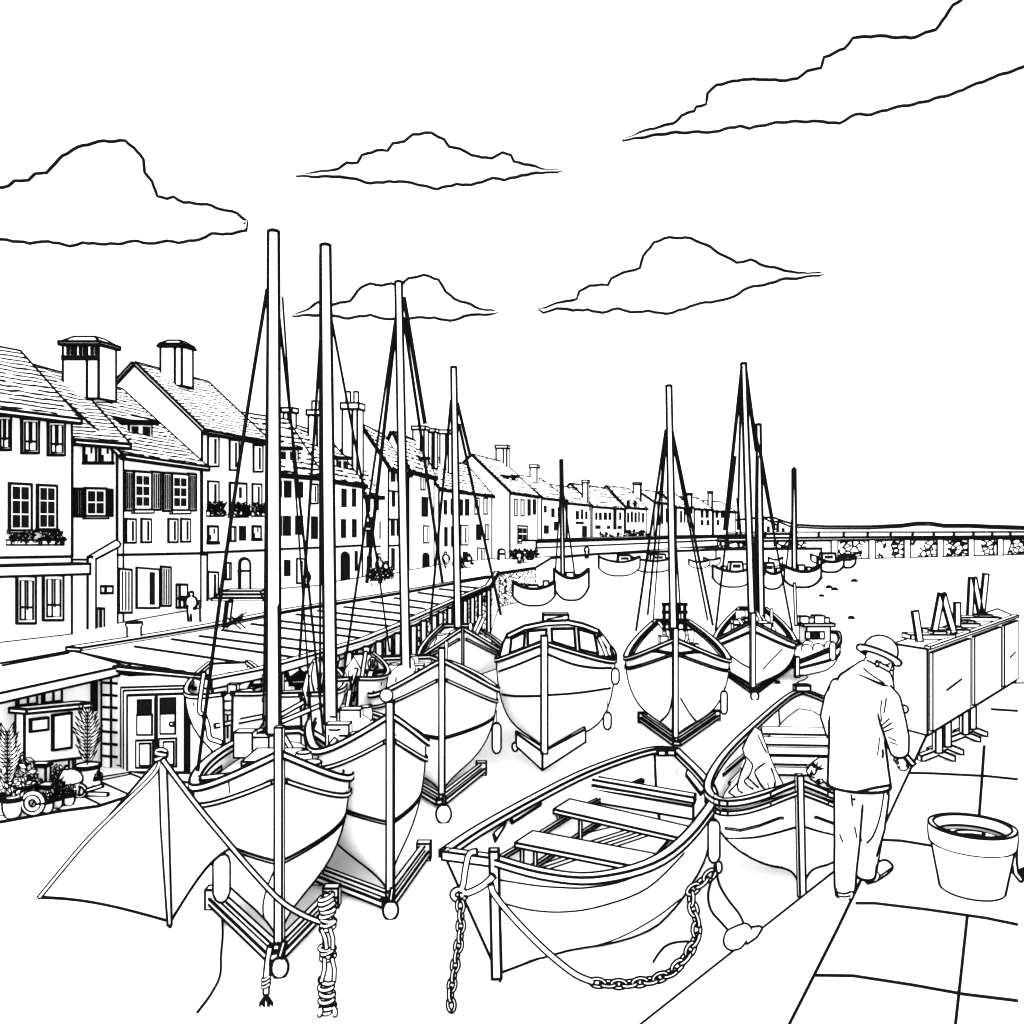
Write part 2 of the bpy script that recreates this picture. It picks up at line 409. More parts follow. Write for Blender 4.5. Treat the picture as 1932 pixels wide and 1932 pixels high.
cloud([(1175, 268), (1215, 250), (1270, 236), (1284, 222), (1308, 213), (1312, 205), (1331, 200), (1333, 180), (1350, 164), (1400, 154), (1440, 154), (1470, 156), (1502, 152), (1520, 138), (1546, 132), (1552, 112), (1590, 96), (1606, 76), (1650, 72), (1715, 76), (1762, 60), (1780, 36), (1794, 14), (1815, 0), (1990, -60), (1990, 105), (1915, 134), (1870, 150), (1830, 165), (1795, 180), (1740, 196), (1680, 208), (1640, 220), (1612, 219), (1582, 236), (1540, 232), (1462, 234), (1412, 246), (1395, 241), (1345, 252), (1265, 254)], 660, 'long slanting cloud bank in the top right corner')
cloud([(555, 598), (580, 588), (602, 572), (625, 578), (662, 570), (682, 545), (700, 537), (722, 541), (740, 537), (758, 541), (772, 527), (800, 521), (828, 530), (842, 553), (858, 566), (880, 573), (905, 585), (940, 591), (915, 596), (885, 597), (850, 607), (820, 601), (780, 602), (730, 604), (700, 596), (660, 603), (610, 596)], 620, 'low two humped cloud behind the three tall masts')
cloud([(1017, 586), (1040, 578), (1068, 570), (1088, 566), (1092, 552), (1112, 541), (1146, 540), (1152, 528), (1176, 516), (1206, 508), (1212, 486), (1232, 460), (1262, 450), (1302, 452), (1330, 464), (1362, 484), (1388, 498), (1414, 492), (1440, 504), (1470, 510), (1500, 517), (1553, 519), (1510, 526), (1470, 530), (1440, 540), (1410, 545), (1382, 562), (1350, 570), (1320, 574), (1290, 585), (1256, 594), (1222, 588), (1190, 591), (1166, 584), (1136, 592), (1108, 586), (1080, 588), (1050, 584), (1025, 592)], 640, 'humped cloud with pointed ends over the right hand masts')

# ================================================================ HOUSES
def windows(par, A, n, rects, k=.9):
    for r in rects:
        x0, y0, x1, y1, st = r[:5]
        c = [onpl(x, y, A, n) for x, y in ((x0, y1), (x1, y1), (x1, y0), (x0, y0))]
        u = (c[1] - c[0]); W = u.length; u.normalize(); up = V((0, 0, 1)); H = (c[3] - c[0]).z; o = c[0]
        if st == 's':                                   # dark slit
            m = MB(); m.prism([o, o + u * W, o + u * W + up * H, o + up * H], n * .05, 2); m.build('window', 'paint', par, ink=.5); continue
        if st == 'sh':                                  # a shutter leaf
            m = MB(); m.prism([o, o + u * W, o + u * W + up * H, o + up * H], n * .05); [m.line([o + n * .06 + u * W * f_ + up * H * .06, o + n * .06 + u * W * f_ + up * H * .94], .7) for f_ in (.25, .5, .75)]; m.build('shutter', 'wood', par, ink=k * 1.1); continue
        if st == 'w':                                   # pale sash window, curtains drawn
            m = MB(); m.prism([o, o + u * W, o + u * W + up * H, o + up * H], n * .06); q_ = lambda a, b: o + n * .07 + u * W * a + up * H * b
            m.line([q_(.16, .08), q_(.16, .9), q_(.84, .9), q_(.84, .08), q_(.16, .08)], .8); m.line([q_(.42, .08), q_(.42, .9)], .7); m.line([q_(.55, .3), q_(.55, .9)], .7); m.line([q_(.16, .34), q_(.84, .34)], .8); m.line([q_(.16, .0), q_(.84, .0)], 1)
            m.build('window', 'paint', par, ink=k * 1.1); continue
        if st == 'f':                                   # a pale slit with a frame
            m = MB(); m.prism([o, o + u * W, o + u * W + up * H, o + up * H], n * .05); fr = m.build('window', 'paint', par, ink=k)
            m = MB(); m.prism([o + n * .055 + u * W * .55 + up * H * .08, o + n * .055 + u * W * .8 + up * H * .08, o + n * .055 + u * W * .8 + up * H * .92, o + n * .055 + u * W * .55 + up * H * .92], n * .01, 2); m.build('pane', 'paint', fr, ink=0); continue
        e = min(W, H) * .1
        m = MB(); m.prism([o, o + u * W, o + u * W + up * H, o + up * H], n * .06); fr = m.build('window', 'paint', par, ink=k * 1.2)
        nx, ny = (2, 3) if st == 'c' else (2, 2)
        g = MB(); ix, iy = W - 2 * e, H - 2 * e
        for i in range(nx):
            for j in range(ny):
                if st == 'l' and (i + j) % 2: continue
                a0 = e + ix * i / nx + e * .25; a1 = e + ix * (i + 1) / nx - e * .25; b0 = e + iy * j / ny + e * .25; b1 = e + iy * (j + 1) / ny - e * .25
                if st == 'l': a1 = lerp(a0, a1, .55)
                p = lambda a, b: o + n * .065 + u * a + up * b
                g.prism([p(a0, b0), p(a1, b0), p(a1, b1), p(a0, b1)], n * .01, 2)
        g.build('pane', 'paint', fr, ink=0)
        s_ = MB(); s_.prism([o - u * e * .6 - up * e, o + u * (W + e * .6) - up * e, o + u * (W + e * .6) - up * .0, o - u * e * .6 - up * .0], n * .12); s_.build('sill', 'paint', fr, ink=k * .8)

def house(label, x0, d0, x1, d1, ez, rz, Wh, base=TZ, rects=(), chim=(), tile='tile_near', ink=1.0, name='house', bands=(), dorm=(), doors=(), boxes=(), hipped=False):
    A = P(x0, 0, d0); B = P(x1, 0, d1); A.z = B.z = base
    u = (B - A).normalized(); n = V((-u.y, u.x, 0)); L = (B - A).length; W = Wh * 2
    o = thing(name, A + u * L / 2 + n * Wh, label, 'house', 'houses along the left quay')
    up = V((0, 0, 1)); he, hr = ez - base, rz - base
    prof = [V((0, 0, 0)), up * he, n * Wh + up * hr, n * W + up * he, n * W]
    m = MB(); m.prism([A + p for p in prof], u * L)
    for y0, y1 in bands: m.line([onpl(x0, y0, A - n * .03, n), onpl(x1, y1, A - n * .03, n)], ink)
    wall = m.build('wall', 'plaster', o, ink=ink)
    # roof slabs with uv in metres
    m = MB(); sl = (n * Wh + up * (hr - he)); Ls = sl.length; sn = sl.normalized(); th = .16; ov = .28
    for sgn in (0, 1):
        if sgn == 0: e0 = A + up * he - sn * ov; rg = A + n * Wh + up * hr; nr = u.cross(sn); nr = nr if nr.z > 0 else -nr
        else:
            s2 = (-n * Wh + up * (hr - he)).normalized(); e0 = A + n * W + up * he - s2 * ov; rg = A + n * Wh + up * hr; nr = u.cross(s2); nr = nr if nr.z > 0 else -nr
        a, b, c, d = e0 - u * .1, e0 + u * (L + .1), rg + u * (L + .1), rg - u * .1
        lo = [p + nr * .02 for p in (a, b, c, d)]; hi = [p + nr * (th + .02) for p in (a, b, c, d)]
        f0 = len(m.f); m.hexa(lo + hi)
        m.uv[f0 + 1] = [(0, 0), (L, 0), (L, Ls), (0, Ls)]
        for k_ in (0, 2, 3, 4, 5): m.uv[f0 + k_] = [(.01, .62 * .2)] * 4
    # eaves gutter drawn strong
    roof = m.build('roof', tile, o, ink=ink)
    g = MB(); ga = A + up * (he - .12) - n * .3 - u * .1; g.beam(ga, ga + u * (L + .2), .14, .16); g.build('gutter', 'metal', o, ink=ink * 1.1)
    for (cx0, cx1, yt, yb, dd, st) in chim:
        if dd > 50: yb0, yb = yb, yb + 4200 / dd; dd += 4
        a = P(cx0, yb, dd); b = P(cx1, yb, dd); wv = b - a; dv = n * .0 + V((wv.y, -wv.x, 0)); zt = P(cx0, yt, dd).z; hh = zt - a.z
        c = MB(); th_ = min(.9, wv.length * .7)
        c.hexa([a, b, b + V((.3, th_, 0)), a + V((.3, th_, 0)), a + up * hh * .9, b + up * hh * .9, b + V((.3, th_, 0)) + up * hh * .9, a + V((.3, th_, 0)) + up * hh * .9])
        if st: c.line([lerp(a, b, .68) + V((0, -.02, -.3)), lerp(a, b, .68) + V((0, -.02, hh * .9))], ink)
        c.build('chimney', 'plaster', roof, ink=ink)
        c = MB(); q0 = a + up * hh * .9 + V((-.12, -.12, .01)); q1 = b + up * hh * .9 + V((.12, -.12, .01)); dz = V((.3, th_ + .24, 0))
        mid = (q0 + q1) / 2 + dz / 2
        if st == 2:
            c.hexa([q0, q1, q1 + dz, q0 + dz] + [lerp(p, mid, .1) + up * hh * .06 for p in (q0, q1, q1 + dz, q0 + dz)])
            c.hexa([lerp(p, mid, .1) + up * hh * .06 for p in (q0, q1, q1 + dz, q0 + dz)] + [lerp(p, mid, .55) + up * hh * .15 for p in (q0, q1, q1 + dz, q0 + dz)])
        elif st == 1 and dd < 50:
            c.hexa([q0, q1, q1 + dz, q0 + dz] + [p + up * hh * .05 for p in (q0, q1, q1 + dz, q0 + dz)])
            c.hexa([lerp(p, mid, .08) + up * (hh * .05 + .003) for p in (q0, q1, q1 + dz, q0 + dz)] + [lerp(p, mid, f_) + up * hh * .15 for p, f_ in ((q0, .5), (q1, .5), (q1 + dz, .5), (q0 + dz, .5))])
            for y_ in (-.2, -.24): c.line([q0 + up * hh * y_ + V((.1, .08, 0)), lerp(q0, q1, .68) + up * hh * y_ + V((.04, .06, 0)), q1 + up * hh * y_ + V((-.1, .08, 0))], ink)
            for t_ in (.2, .3, .38, .5, .6, .78, .88): c.line([lerp(q0, q1, t_) + up * hh * -.15 + V((0, .09, 0)), lerp(q0, q1, t_) + up * hh * -.04 + V((0, .09, 0))], ink * 1.2)
        else:
            c.hexa([q0, q1, q1 + dz, q0 + dz] + [p + up * min(.5, hh * .08) for p in (q0, q1, q1 + dz, q0 + dz)])
        c.build('chimney_cap', 'stone', roof, ink=ink)
        if st == 3:
            c = MB()
            for t in (.25, .7):
                pp = lerp(q0, q1, t) + dz / 2 + up * hh * .08; c.tube([pp, pp + up * hh * .16], wv.length * .12, 8)
            c.build('chimney_pot', 'stone', roof, ink=ink)
    windows(o, A, -n, rects, ink * .85)
    for (dx0, dx1, yt, yb) in dorm:                     # shed dormer standing on the roof slope
        fn = (-n); rn = u.cross(sl).normalized(); pl = onpl((dx0 + dx1) / 2, yb, A + up * he, rn)
        c = [onpl(x, y, pl, fn) for x, y in ((dx0, yb), (dx1, yb), (dx1, yt), (dx0, yt))]
        dm = MB(); dm.prism(c, n * Wh * .5); dd = dm.build('dormer', 'plaster', roof, ink=ink * .9)
        cc = [c[3] + fn * .2 - u * .15, c[2] + fn * .2 + u * .15, c[2] + n * Wh * .55 + up * .5 + u * .15, c[3] + n * Wh * .55 + up * .5 - u * .15]
        r_ = MB(); r_.prism(cc, up * .12); r_.build('dormer_roof', 'stone', roof, ink=ink)
        W_ = c[1] - c[0]; hz = c[3].z - c[0].z
        g = MB()
        for t0, t1 in ((.1, .38), (.58, .9)):
            g.prism([lerp(c[0], c[1], t0) + fn * .03 + up * hz * .1, lerp(c[0], c[1], t1) + fn * .03 + up * hz * .1, lerp(c[0], c[1], t1) + fn * .03 + up * hz * .85, lerp(c[0], c[1], t0) + fn * .03 + up * hz * .85], fn * .02, 2)
        g.build('dormer_window', 'paint', roof, ink=0)
    for (x, y, x2, y2, st) in doors:
        c = [onpl(p, q_, A, -n) for p, q_ in ((x, y2), (x2, y2), (x2, y), (x, y))]
        dm = MB(); w_ = (c[1] - c[0]); hz = c[3].z - c[0].z
        arch = [c[0], c[1]] + [lerp(c[1], c[0], .5 - .5 * math.cos(a)) + up * (hz * (.85 + .15 * math.sin(a))) for a in [math.pi * j / 6 for j in range(7)]]
        dm.prism(arch, -n * .08, 2 if st == 'd' else 0)
        if st != 'd': dm.line([onpl(x, lerp(y, y2, .35), A - n * .09, -n), onpl(x2, lerp(y, y2, .35), A - n * .09, -n)], .9)
        dm.build('door', 'wood', o, ink=ink * 1.2)
    for (x, y, x2, y2) in boxes:                        # window boxes with foliage
        c = [onpl(p, q_, A, -n) for p, q_ in ((x, y2), (x2, y2), (x2, y), (x, y))]
        bx = MB(); bx.prism([c[0], c[1], lerp(c[1], c[2], .4), lerp(c[0], c[3], .4)], -n * .25); bb = bx.build('flower_box', 'wood', o, ink=ink * .7)
        lf = MB(); W_ = (c[1] - c[0]).length; hz = c[3].z - c[0].z
        for _ in range(int(26 + W_ * 22)):
            p = c[0] + u * random.uniform(0, W_) + up * random.uniform(.15, 1.1) * hz - n * random.uniform(.1, .35); s_ = hz * .22
            a = V((random.uniform(-1, 1), random.uniform(-.4, .4), random.uniform(-1, 1))).normalized() * s_; b = a.cross(V((0, 1, 0))) * .4
            lf.add([p - a, p + b, p + a, p - b], [(0, 1, 2, 3)], random.choice((0, 2)))
        lf.build('flowers', 'leaf', bb, ink=ink * .5)
    return o, A, n, u

house('leftmost tall white house with two flower boxes under its cross barred windows', -60, 27.8, 135, 31, 6.35, 8.8, 3.0,
      rects=[(-6, 785, 18, 849, 'w'), (39, 790, 71, 855, 'w'), (89, 796, 120, 859, 'w'), (16, 912, 57, 1001, 'c'), (69, 915, 105, 999, 'c'), (30, 1086, 65, 1176, 'w'), (80, 1084, 117, 1170, 'w')],
      bands=((1053, 1050),), boxes=[(12, 1006, 64, 1028), (69, 1006, 111, 1028)])
house('narrow low house with one shuttered window between the two wider houses', 136, 33.4, 232, 35.0, 5.85, 8.0, 3.2,
      rects=[(157, 840, 179, 873, 'l'), (187, 842, 210, 873, 'l'), (159, 921, 199, 974, 'x'), (140, 922, 157, 974, 'sh'), (201, 924, 215, 973, 'sh')])
house('white house with two big shuttered bay windows and a dormer in its long tiled roof', 221, 34.6, 378, 41.2, 5.43, 8.9, 4.0,
      rects=[(250, 889, 283, 962, 'c'), (234, 888, 249, 963, 'sh'), (284, 890, 300, 962, 'sh'), (322, 893, 353, 963, 'c'), (306, 892, 321, 964, 'sh'), (354, 894, 368, 963, 'sh'), (236, 979, 254, 1024, 'f'), (265, 979, 283, 1023, 'f'), (316, 979, 333, 1023, 'f'), (340, 979, 357, 1022, 'f'),
             (222, 1073, 246, 1156, 'sh'), (256, 1071, 298, 1147, 'f'), (302, 1069, 320, 1143, 'sh')],
      bands=((1047, 1044),), dorm=[(243, 286, 800, 828)], chim=[(119, 186, 640, 752, 36.5, 1)])
house('tall white gabled house with flower boxes and a capped chimney', 381, 46, 502, 52, 7.6, 11.1, 4.0,
      rects=[(391, 823, 411, 880, 'f'), (432, 830, 449, 887, 'f'), (477, 840, 494, 890, 'f'), (391, 908, 411, 965, 'f'), (432, 911, 463, 970, 'l'), (475, 913, 492, 968, 'f'), (391, 993, 409, 1023, 'l'), (434, 994, 443, 1021, 'f'), (451, 993, 462, 1019, 's'), (475, 993, 490, 1017, 'l'), (391, 1079, 410, 1130, 'f'), (425, 1062, 434, 1093, 'f')],
      boxes=[(389, 950, 414, 974), (440, 952, 464, 972), (474, 952, 494, 974)], bands=((1043, 1038),), doors=[(450, 1053, 469, 1122, 'w')], chim=[(303, 343, 646, 728, 48.5, 2)])
house('four window wide house with dark shutters behind the tallest mast', 505, 54, 605, 58.3, 5.93, 9.7, 3.0, tile='tile_mid',
      rects=[(524, 908, 530, 937, 's'), (536, 908, 548, 938, 's'), (557, 910, 570, 938, 's'), (585, 914, 598, 950, 'f'), (524, 974, 530, 1010, 's'), (534, 974, 547, 1010, 's'), (557, 974, 570, 1008, 's'), (587, 975, 598, 1016, 's'), (536, 1057, 546, 1086, 's'), (559, 1054, 573, 1100, 'f')],
      bands=((1037, 1033),), dorm=[(524, 562, 848, 875)], chim=[(535, 548, 768, 800, 58, 1), (582, 606, 772, 815, 60, 3)], ink=.9)
house('plain house with narrow dark slit windows and a black arched door', 608, 60, 683, 68.5, 5.92, 9.7, 3.0, tile='tile_mid',
      rects=[(644, 923, 652, 956, 's'), (664, 923, 670, 955, 's'), (643, 980, 651, 1014, 's'), (664, 980, 671, 1013, 's'), (669, 1040, 673, 1076, 's')], bands=((1033, 1029),), doors=[(643, 1042, 656, 1097, 'd')],
      dorm=[(636, 655, 866, 890)], chim=[(646, 674, 758, 835, 66, 3)], ink=.9)
house('steep gabled house with a band over its first floor behind the third mast', 733, 72, 769, 80, 7.45, 10.9, 2.3, tile='tile_mid',
      rects=[(737, 892, 744, 908, 's'), (748, 892, 755, 908, 's'), (739, 926, 744, 955, 's'), (750, 930, 755, 956, 's'), (737, 980, 743, 1010, 's'), (748, 982, 755, 1010, 's'), (738, 1035, 743, 1075, 's'), (752, 1035, 757, 1070, 's')], bands=((926, 929), (980, 980), (1030, 1028)), ink=.8)
house('low eaved cottage wedged in the terrace row left of the third mast', 684, 69, 732, 73.5, 5.2, 8.3, 2.0, tile='tile_mid',
      rects=[(690, 935, 697, 965, 's'), (705, 940, 713, 962, 's'), (690, 985, 699, 995, 's'), (691, 1000, 700, 1030, 's'), (716, 985, 724, 1015, 's'), (692, 1050, 700, 1080, 's'), (712, 1045, 720, 1085, 'f')], bands=((1032, 1030),), ink=.7)
house('tall narrow house with an oval attic window and black door', 771, 80, 818, 90, 7.77, 11.2, 1.5, tile='tile_mid',
      rects=[(793, 898, 801, 924, 'f'), (795, 938, 806, 974, 's'), (798, 992, 808, 1024, 'f')], doors=[(797, 1044, 807, 1080, 'd')], chim=[(779, 800, 803, 828, 84, 1), (808, 819, 808, 836, 88, 1)], dorm=[(791, 806, 866, 880)], ink=.8)
house('long house with three rows of slit windows beside the plain gable wall', 828, 93, 927, 112, 6.77, 10.6, 3.4, tile='tile_mid',
      rects=[(837, 944, 842, 970, 's'), (850, 942, 856, 970, 's'), (868, 943, 872, 972, 's'), (877, 942, 884, 972, 's'), (895, 940, 903, 970, 'f'), (912, 940, 919, 970, 'f'), (838, 995, 843, 1030, 's'), (851, 994, 856, 1030, 'f'), (869, 991, 882, 1028, 'f'), (898, 990, 907, 1018, 's'), (915, 990, 921, 1018, 'f'), (900, 1034, 912, 1066, 'f'), (873, 1042, 881, 1064, 's')], chim=[(830, 846, 810, 850, 97, 1)], ink=.75)
house('house with a blank white side wall and smoking chimney at its ridge', 962, 112, 1014, 125, 7.18, 11.9, 5.0, tile='tile_mid',
      rects=[(970, 942, 975, 973, 'f'), (982, 943, 988, 973, 'f'), (995, 943, 1000, 972, 's'), (1005, 943, 1010, 970, 's'), (976, 992, 994, 1022, 'x')], doors=[(940, 1036, 951, 1062, 'w')], chim=[(936, 956, 839, 872, 121, 1)], dorm=[(950, 975, 900, 908)], ink=.75)
far = [('small gabled house at the start of the far row beside the thin flagstaff', 1022, 128, 1067, 139, 7.1, 10.3, 4, [(1026, 955, 1030, 966), (1040, 960, 1045, 975), (1052, 958, 1056, 975), (1026, 992, 1034, 1006), (1045, 985, 1050, 1000)], [(1000, 1013, 876, 905, 131)]),
       ('tiny far house with a hipped look next to the long white terrace', 1070, 142, 1113, 155, 6.8, 9.6, 3, [(1086, 965, 1091, 979), (1096, 962, 1099, 979), (1104, 966, 1107, 979), (1086, 985, 1100, 988), (1098, 993, 1106, 1012)], [(1099, 1108, 905, 935, 150)]),
       ('long white far terrace with a row of arched black windows', 1117, 157, 1177, 175, 6.66, 10.6, 4, [(1123, 968, 1126, 980), (1130, 968, 1134, 980), (1139, 968, 1144, 980), (1148, 968, 1152, 980), (1157, 963, 1162, 998), (1168, 968, 1171, 980), (1123, 992, 1132, 997), (1145, 993, 1150, 997), (1165, 993, 1172, 997)], []),
       ('far house with a glazed loft over closely spaced windows', 1180, 178, 1219, 190, 7.0, 11.2, 4, [(1183, 968, 1186, 985), (1190, 966, 1193, 984), (1197, 968, 1200, 985), (1204, 967, 1206, 984), (1211, 969, 1214, 985), (1183, 945, 1187, 955), (1196, 945, 1200, 955)], [(1195, 1208, 910, 930, 187)]),
       ('far house with two tall windows left of the right group of masts', 1234, 195, 1264, 205, 8.5, 11.2, 4, [(1240, 952, 1243, 990), (1248, 950, 1250, 988), (1256, 960, 1259, 985)], []),
       ('far house with drooping eaves partly behind the right mast', 1276, 208, 1302, 218, 7.8, 11.3, 4, [(1283, 965, 1286, 985), (1290, 962, 1292, 985), (1296, 965, 1298, 985)], [(1296, 1304, 930, 948, 214)]),
       ('far cottage with a curved roof beside the crooked chimney', 1310, 220, 1343, 230, 7.7, 10.6, 4, [(1322, 965, 1326, 976), (1331, 965, 1336, 976), (1322, 982, 1326, 990), (1333, 982, 1337, 990)], [(1336, 1343, 927, 942, 228)]),
       ('last far house of the row before the pier', 1346, 231, 1387, 245, 7.4, 10.0, 4, [(1350, 966, 1354, 976), (1360, 964, 1366, 976), (1372, 966, 1376, 976), (1352, 982, 1356, 990), (1366, 982, 1372, 990)], [])]
for lb, x0, d0, x1, d1, ez, rz, wh, rc, ch in far:
    house(lb, x0, d0, x1, d1, ez, rz, wh, base=U, rects=[r + ('s',) for r in rc], chim=[c + (0,) for c in ch], tile='tile_far', ink=.65)
# low sheds where the pier begins
for i, (x0, x1, yt, lb) in enumerate(((1440, 1466, 977, 'low shed with sloping roof where the pier starts'), (1468, 1494, 984, 'lower shed beside the sloping roofed one near the thin mast'))):
    o = thing('shed', P((x0 + x1) / 2, 1004, 215), lb, 'shed'); a = P(x0, 1008, 215); b = P(x1, 1008, 215); h = P(x0, yt, 215).z - a.z
    m = MB(); m.hexa([a, b, b + V((0, 5, 0)), a + V((0, 5, 0)), a + V((0, 0, h)), b + V((0, 0, h * .55)), b + V((0, 5, h * .55)), a + V((0, 5, h))]); m.build('wall', 'plaster', o, ink=.8)
    m = MB(); m.hexa([a + V((.8, -.05, h * .1)), a + V((1.6, -.05, h * .1)), a + V((1.6, 0, h * .1)), a + V((.8, 0, h * .1)), a + V((.8, -.05, h * .5)), a + V((1.6, -.05, h * .5)), a + V((1.6, 0, h * .5)), a + V((.8, 0, h * .5))], 2); m.build('door', 'wood', o, ink=0)

# awning fascia over the leftmost shopfront, downpipe, wall lamp, notice box
A1 = P(135, 0, 31); A0 = P(-60, 0, 27.8); A0.z = A1.z = 0; u1 = (A1 - A0).normalized(); n1 = V((u1.y, -u1.x, 0))
o = thing('shop_awning', onpl(70, 1083, A1 + n1 * .3, n1), 'long boxed white awning along the leftmost house above tall windows', 'awning')
c = [onpl(x, y, A1 + n1 * .05, n1) for x, y in ((-60, 1088), (140, 1082), (140, 1063), (-60, 1068))]
m = MB(); m.prism(c, n1 * .8); m.build('fascia', 'cloth', o)
A3 = P(221, 0, 34.6); B3 = P(378, 0, 41.2); A3.z = B3.z = 0; u3 = (B3 - A3).normalized(); n3 = V((u3.y, -u3.x, 0))
m = MB(); pl = A3 + n3 * .15; a = onpl(174, 1200, pl, n3); m.tube([onpl(221, 1026, pl, n3), onpl(173, 1053, pl, n3), onpl(173, 1216, pl, n3)], .12, 8)
tag(m.build('drainpipe', 'metal'), 'fat bent drainpipe at the corner of the annexe', 'drainpipe')
m = MB(); c = [onpl(x, y, A3 + n3 * .02, n3) for x, y in ((176, 1216), (221, 1208), (221, 1028), (176, 1056))]; m.prism(c, -n3 * 1.2)
tag(m.build('annexe', 'plaster', ink=.8), 'small lean-to annexe wall joining the narrow house and shuttered house', 'annexe')
def wallbox(name, lb, cat, r, th=.2, mid=False):
    c = [onpl(x, y, A3 + n3 * .03, n3) for x, y in ((r[0], r[3]), (r[2], r[3]), (r[2], r[1]), (r[0], r[1]))]
    m = MB(); m.prism(c, n3 * th)
    if mid:
        g = [lerp(c[0], c[3], .4) + n3 * (th + .01), lerp(c[1], c[2], .4) + n3 * (th + .01)]; m.line(g, 2); m.line([lerp(c[0], c[1], .5) + n3 * (th + .01), lerp(g[0], g[1], .5)])
    return tag(m.build(name, 'metal'), lb, cat)
wallbox('meter_box', 'little square meter box beside the drainpipe', 'box', (190, 1106, 203, 1119))
wallbox('notice_board', 'tall narrow notice board on the wall beside the open shutters', 'notice board', (333, 1103, 347, 1146), .15, True)
wallbox('letter_box', 'slim upright letter box low on the annexe wall', 'letter box', (183, 1148, 189, 1190), .15)
# second downpipe of tall house
m = MB(); p0 = P(384, 1046, 45.4); m.tube([p0, P(384, 1140, 45.4), P(392, 1168, 43), P(396, 1172, 42.4)], .16, 8); tag(m.build('drainpipe', 'metal'), 'thick drainpipe with a kicked out foot at the tall gabled house corner', 'drainpipe')
# door steps
o = MB(); c = G(462, 1132, TZ)
for i in range(3): o.hexa([c + V((x, y, z)) for z in (i * .16 + .003 * i, i * .16 + .16) for x, y in ((-1.4 + .15 * i, -.9 + .3 * i), (1.2 - .15 * i, -.9 + .3 * i), (1.2 - .15 * i, 1), (-1.4 + .15 * i, 1))])
tag(o.build('door_steps', 'stone', ink=.8), 'three stone steps under the pale door of the tall gabled house', 'steps')

# ================================================================ SMALL PEOPLE
def small_person(px, py, hpx, label, z=TZ, lean=0, k=1.0, cat='person', group='people strolling on the far quay'):
    f = G(px, py, z); s = hpx * f.y / F
    m = MB(); X = lambda x, y, zz: f + V((x * s + lean * zz * s, y * s, zz * s))
    sh = .03 * (1 if px % 2 else -1)
    m.tube([X(-.06, sh, 0), X(-.06, sh, .08), X(-.055, 0, .28), X(-.04, 0, .5)], [.045 * s, .035 * s, .05 * s, .065 * s], 10)
    m.tube([X(.06, -sh, 0), X(.06, -sh, .08), X(.055, 0, .28), X(.04, 0, .5)], [.045 * s, .035 * s, .05 * s, .065 * s], 10)
    m.tube([X(0, 0, .44), X(0, 0, .55), X(0, 0, .68), X(0, 0, .8), X(0, 0, .85)], [.09 * s, .1 * s, .105 * s, .1 * s, .045 * s], 12, ratio=.7)
    for q in (-1, 1): m.tube([X(.1 * q, 0, .8), X(.15 * q, 0, .66), X(.14 * q, -.04, .5), X(.13 * q, -.06, .45)], [.04 * s, .035 * s, .028 * s, .02 * s], 8)
    m.tube([X(0, 0, .82), X(0, 0, .9)], .032 * s, 8)
    m.ball(X(0, 0, .935), .06 * s, 12, squash=(.85, 1, 1.15))
    if s * .012 > .004: mm = smooth_union(m, max(.012, s * .013), 3)
    o = tag(mm.build('person', 'cloth', ink=k), label, cat, group)
    c = MB(); c.ball(X(0, .012, .955), .066 * s, 12, 1, squash=(.88, 1, .9)); c.build('hair', 'dark', o, ink=0)
    return o
small_person(361, 1173, 56, 'small person in a hood standing against the wall by the notice board')
m = MB(); b = G(366, 1174, TZ); m.tube([b + V((.25, .0, 0)), b + V((.22, 0, .85))], .02, 6); tag(m.build('walking_stick', 'wood', ink=.5), 'thin walking stick beside the small hooded person', 'stick')
small_person(566, 1102, 34, 'dark haired walker near the pale doorway between the first two masts')
small_person(575, 1110, 30, 'stooping figure right of the walker by the pale doorway', lean=.2)
small_person(697, 1084, 34, 'figure standing under the low eaved cottage', k=.8)
small_person(716, 1088, 36, 'figure in front of the steep gabled house', k=.8)
small_person(728, 1088, 28, 'short figure right behind the one at the steep gabled house', k=.8)
small_person(845, 1076, 34, 'figure leaning by the long slit windowed house', lean=-.15, k=.8)
small_person(857, 1078, 26, 'bent figure close to the fourth mast', lean=.2, k=.8)
small_person(885, 1072, 26, 'small walker in front of the long slit windowed house', k=.8)
small_person(980, 1064, 24, 'first of two tiny walkers at the blank gabled house corner', k=.75)
small_person(990, 1062, 26, 'second of two tiny walkers at the blank gabled house corner', k=.75)
small_person(1107, 1052, 22, 'tiny lone walker on the far lower quay', k=.75)
# seated figure / bollards on the terrace kerb
m = MB(); c = G(253, 1207, TZ); m.lathe(c, [(.2, 0), (.22, .08), (.19, .12), (.19, .42), (.24, .5), (.22, .56)], 14); tag(m.build('bollard', 'metal'), 'squat iron bollard on the kerb near the drainpipe', 'bollard')
o = thing('deck_chair', G(442, 1190, TZ), 'small dark framed deck chair standing on the striped terrace kerb', 'chair')
c = G(440, 1188, TZ); m = MB(); m.prism([c + V((-.35, 0, .1)), c + V((.15, 0, .35)), c + V((.15, .5, .35)), c + V((-.35, .5, .1))], V((0, 0, .04))); m.build('seat', 'cloth', o, ink=1)
m = MB(); m.prism([c + V((-.35, 0, .16)), c + V((-.25, 0, 1.0)), c + V((-.25, .5, 1.0)), c + V((-.35, .5, .16))], V((.05, 0, 0))); m.build('backrest', 'cloth', o, ink=1.2)
for y in (0, .5):
    m = MB(); m.beam(c + V((-.4, y, .0)), c + V((.35, y, .6)), .05, .05, mat=1); m.build('leg', 'wood', o, ink=0)
    m = MB(); m.beam(c + V((.3, y, .0)), c + V((-.3, y, .5)), .05, .05, mat=1); m.build('leg', 'wood', o, ink=0)
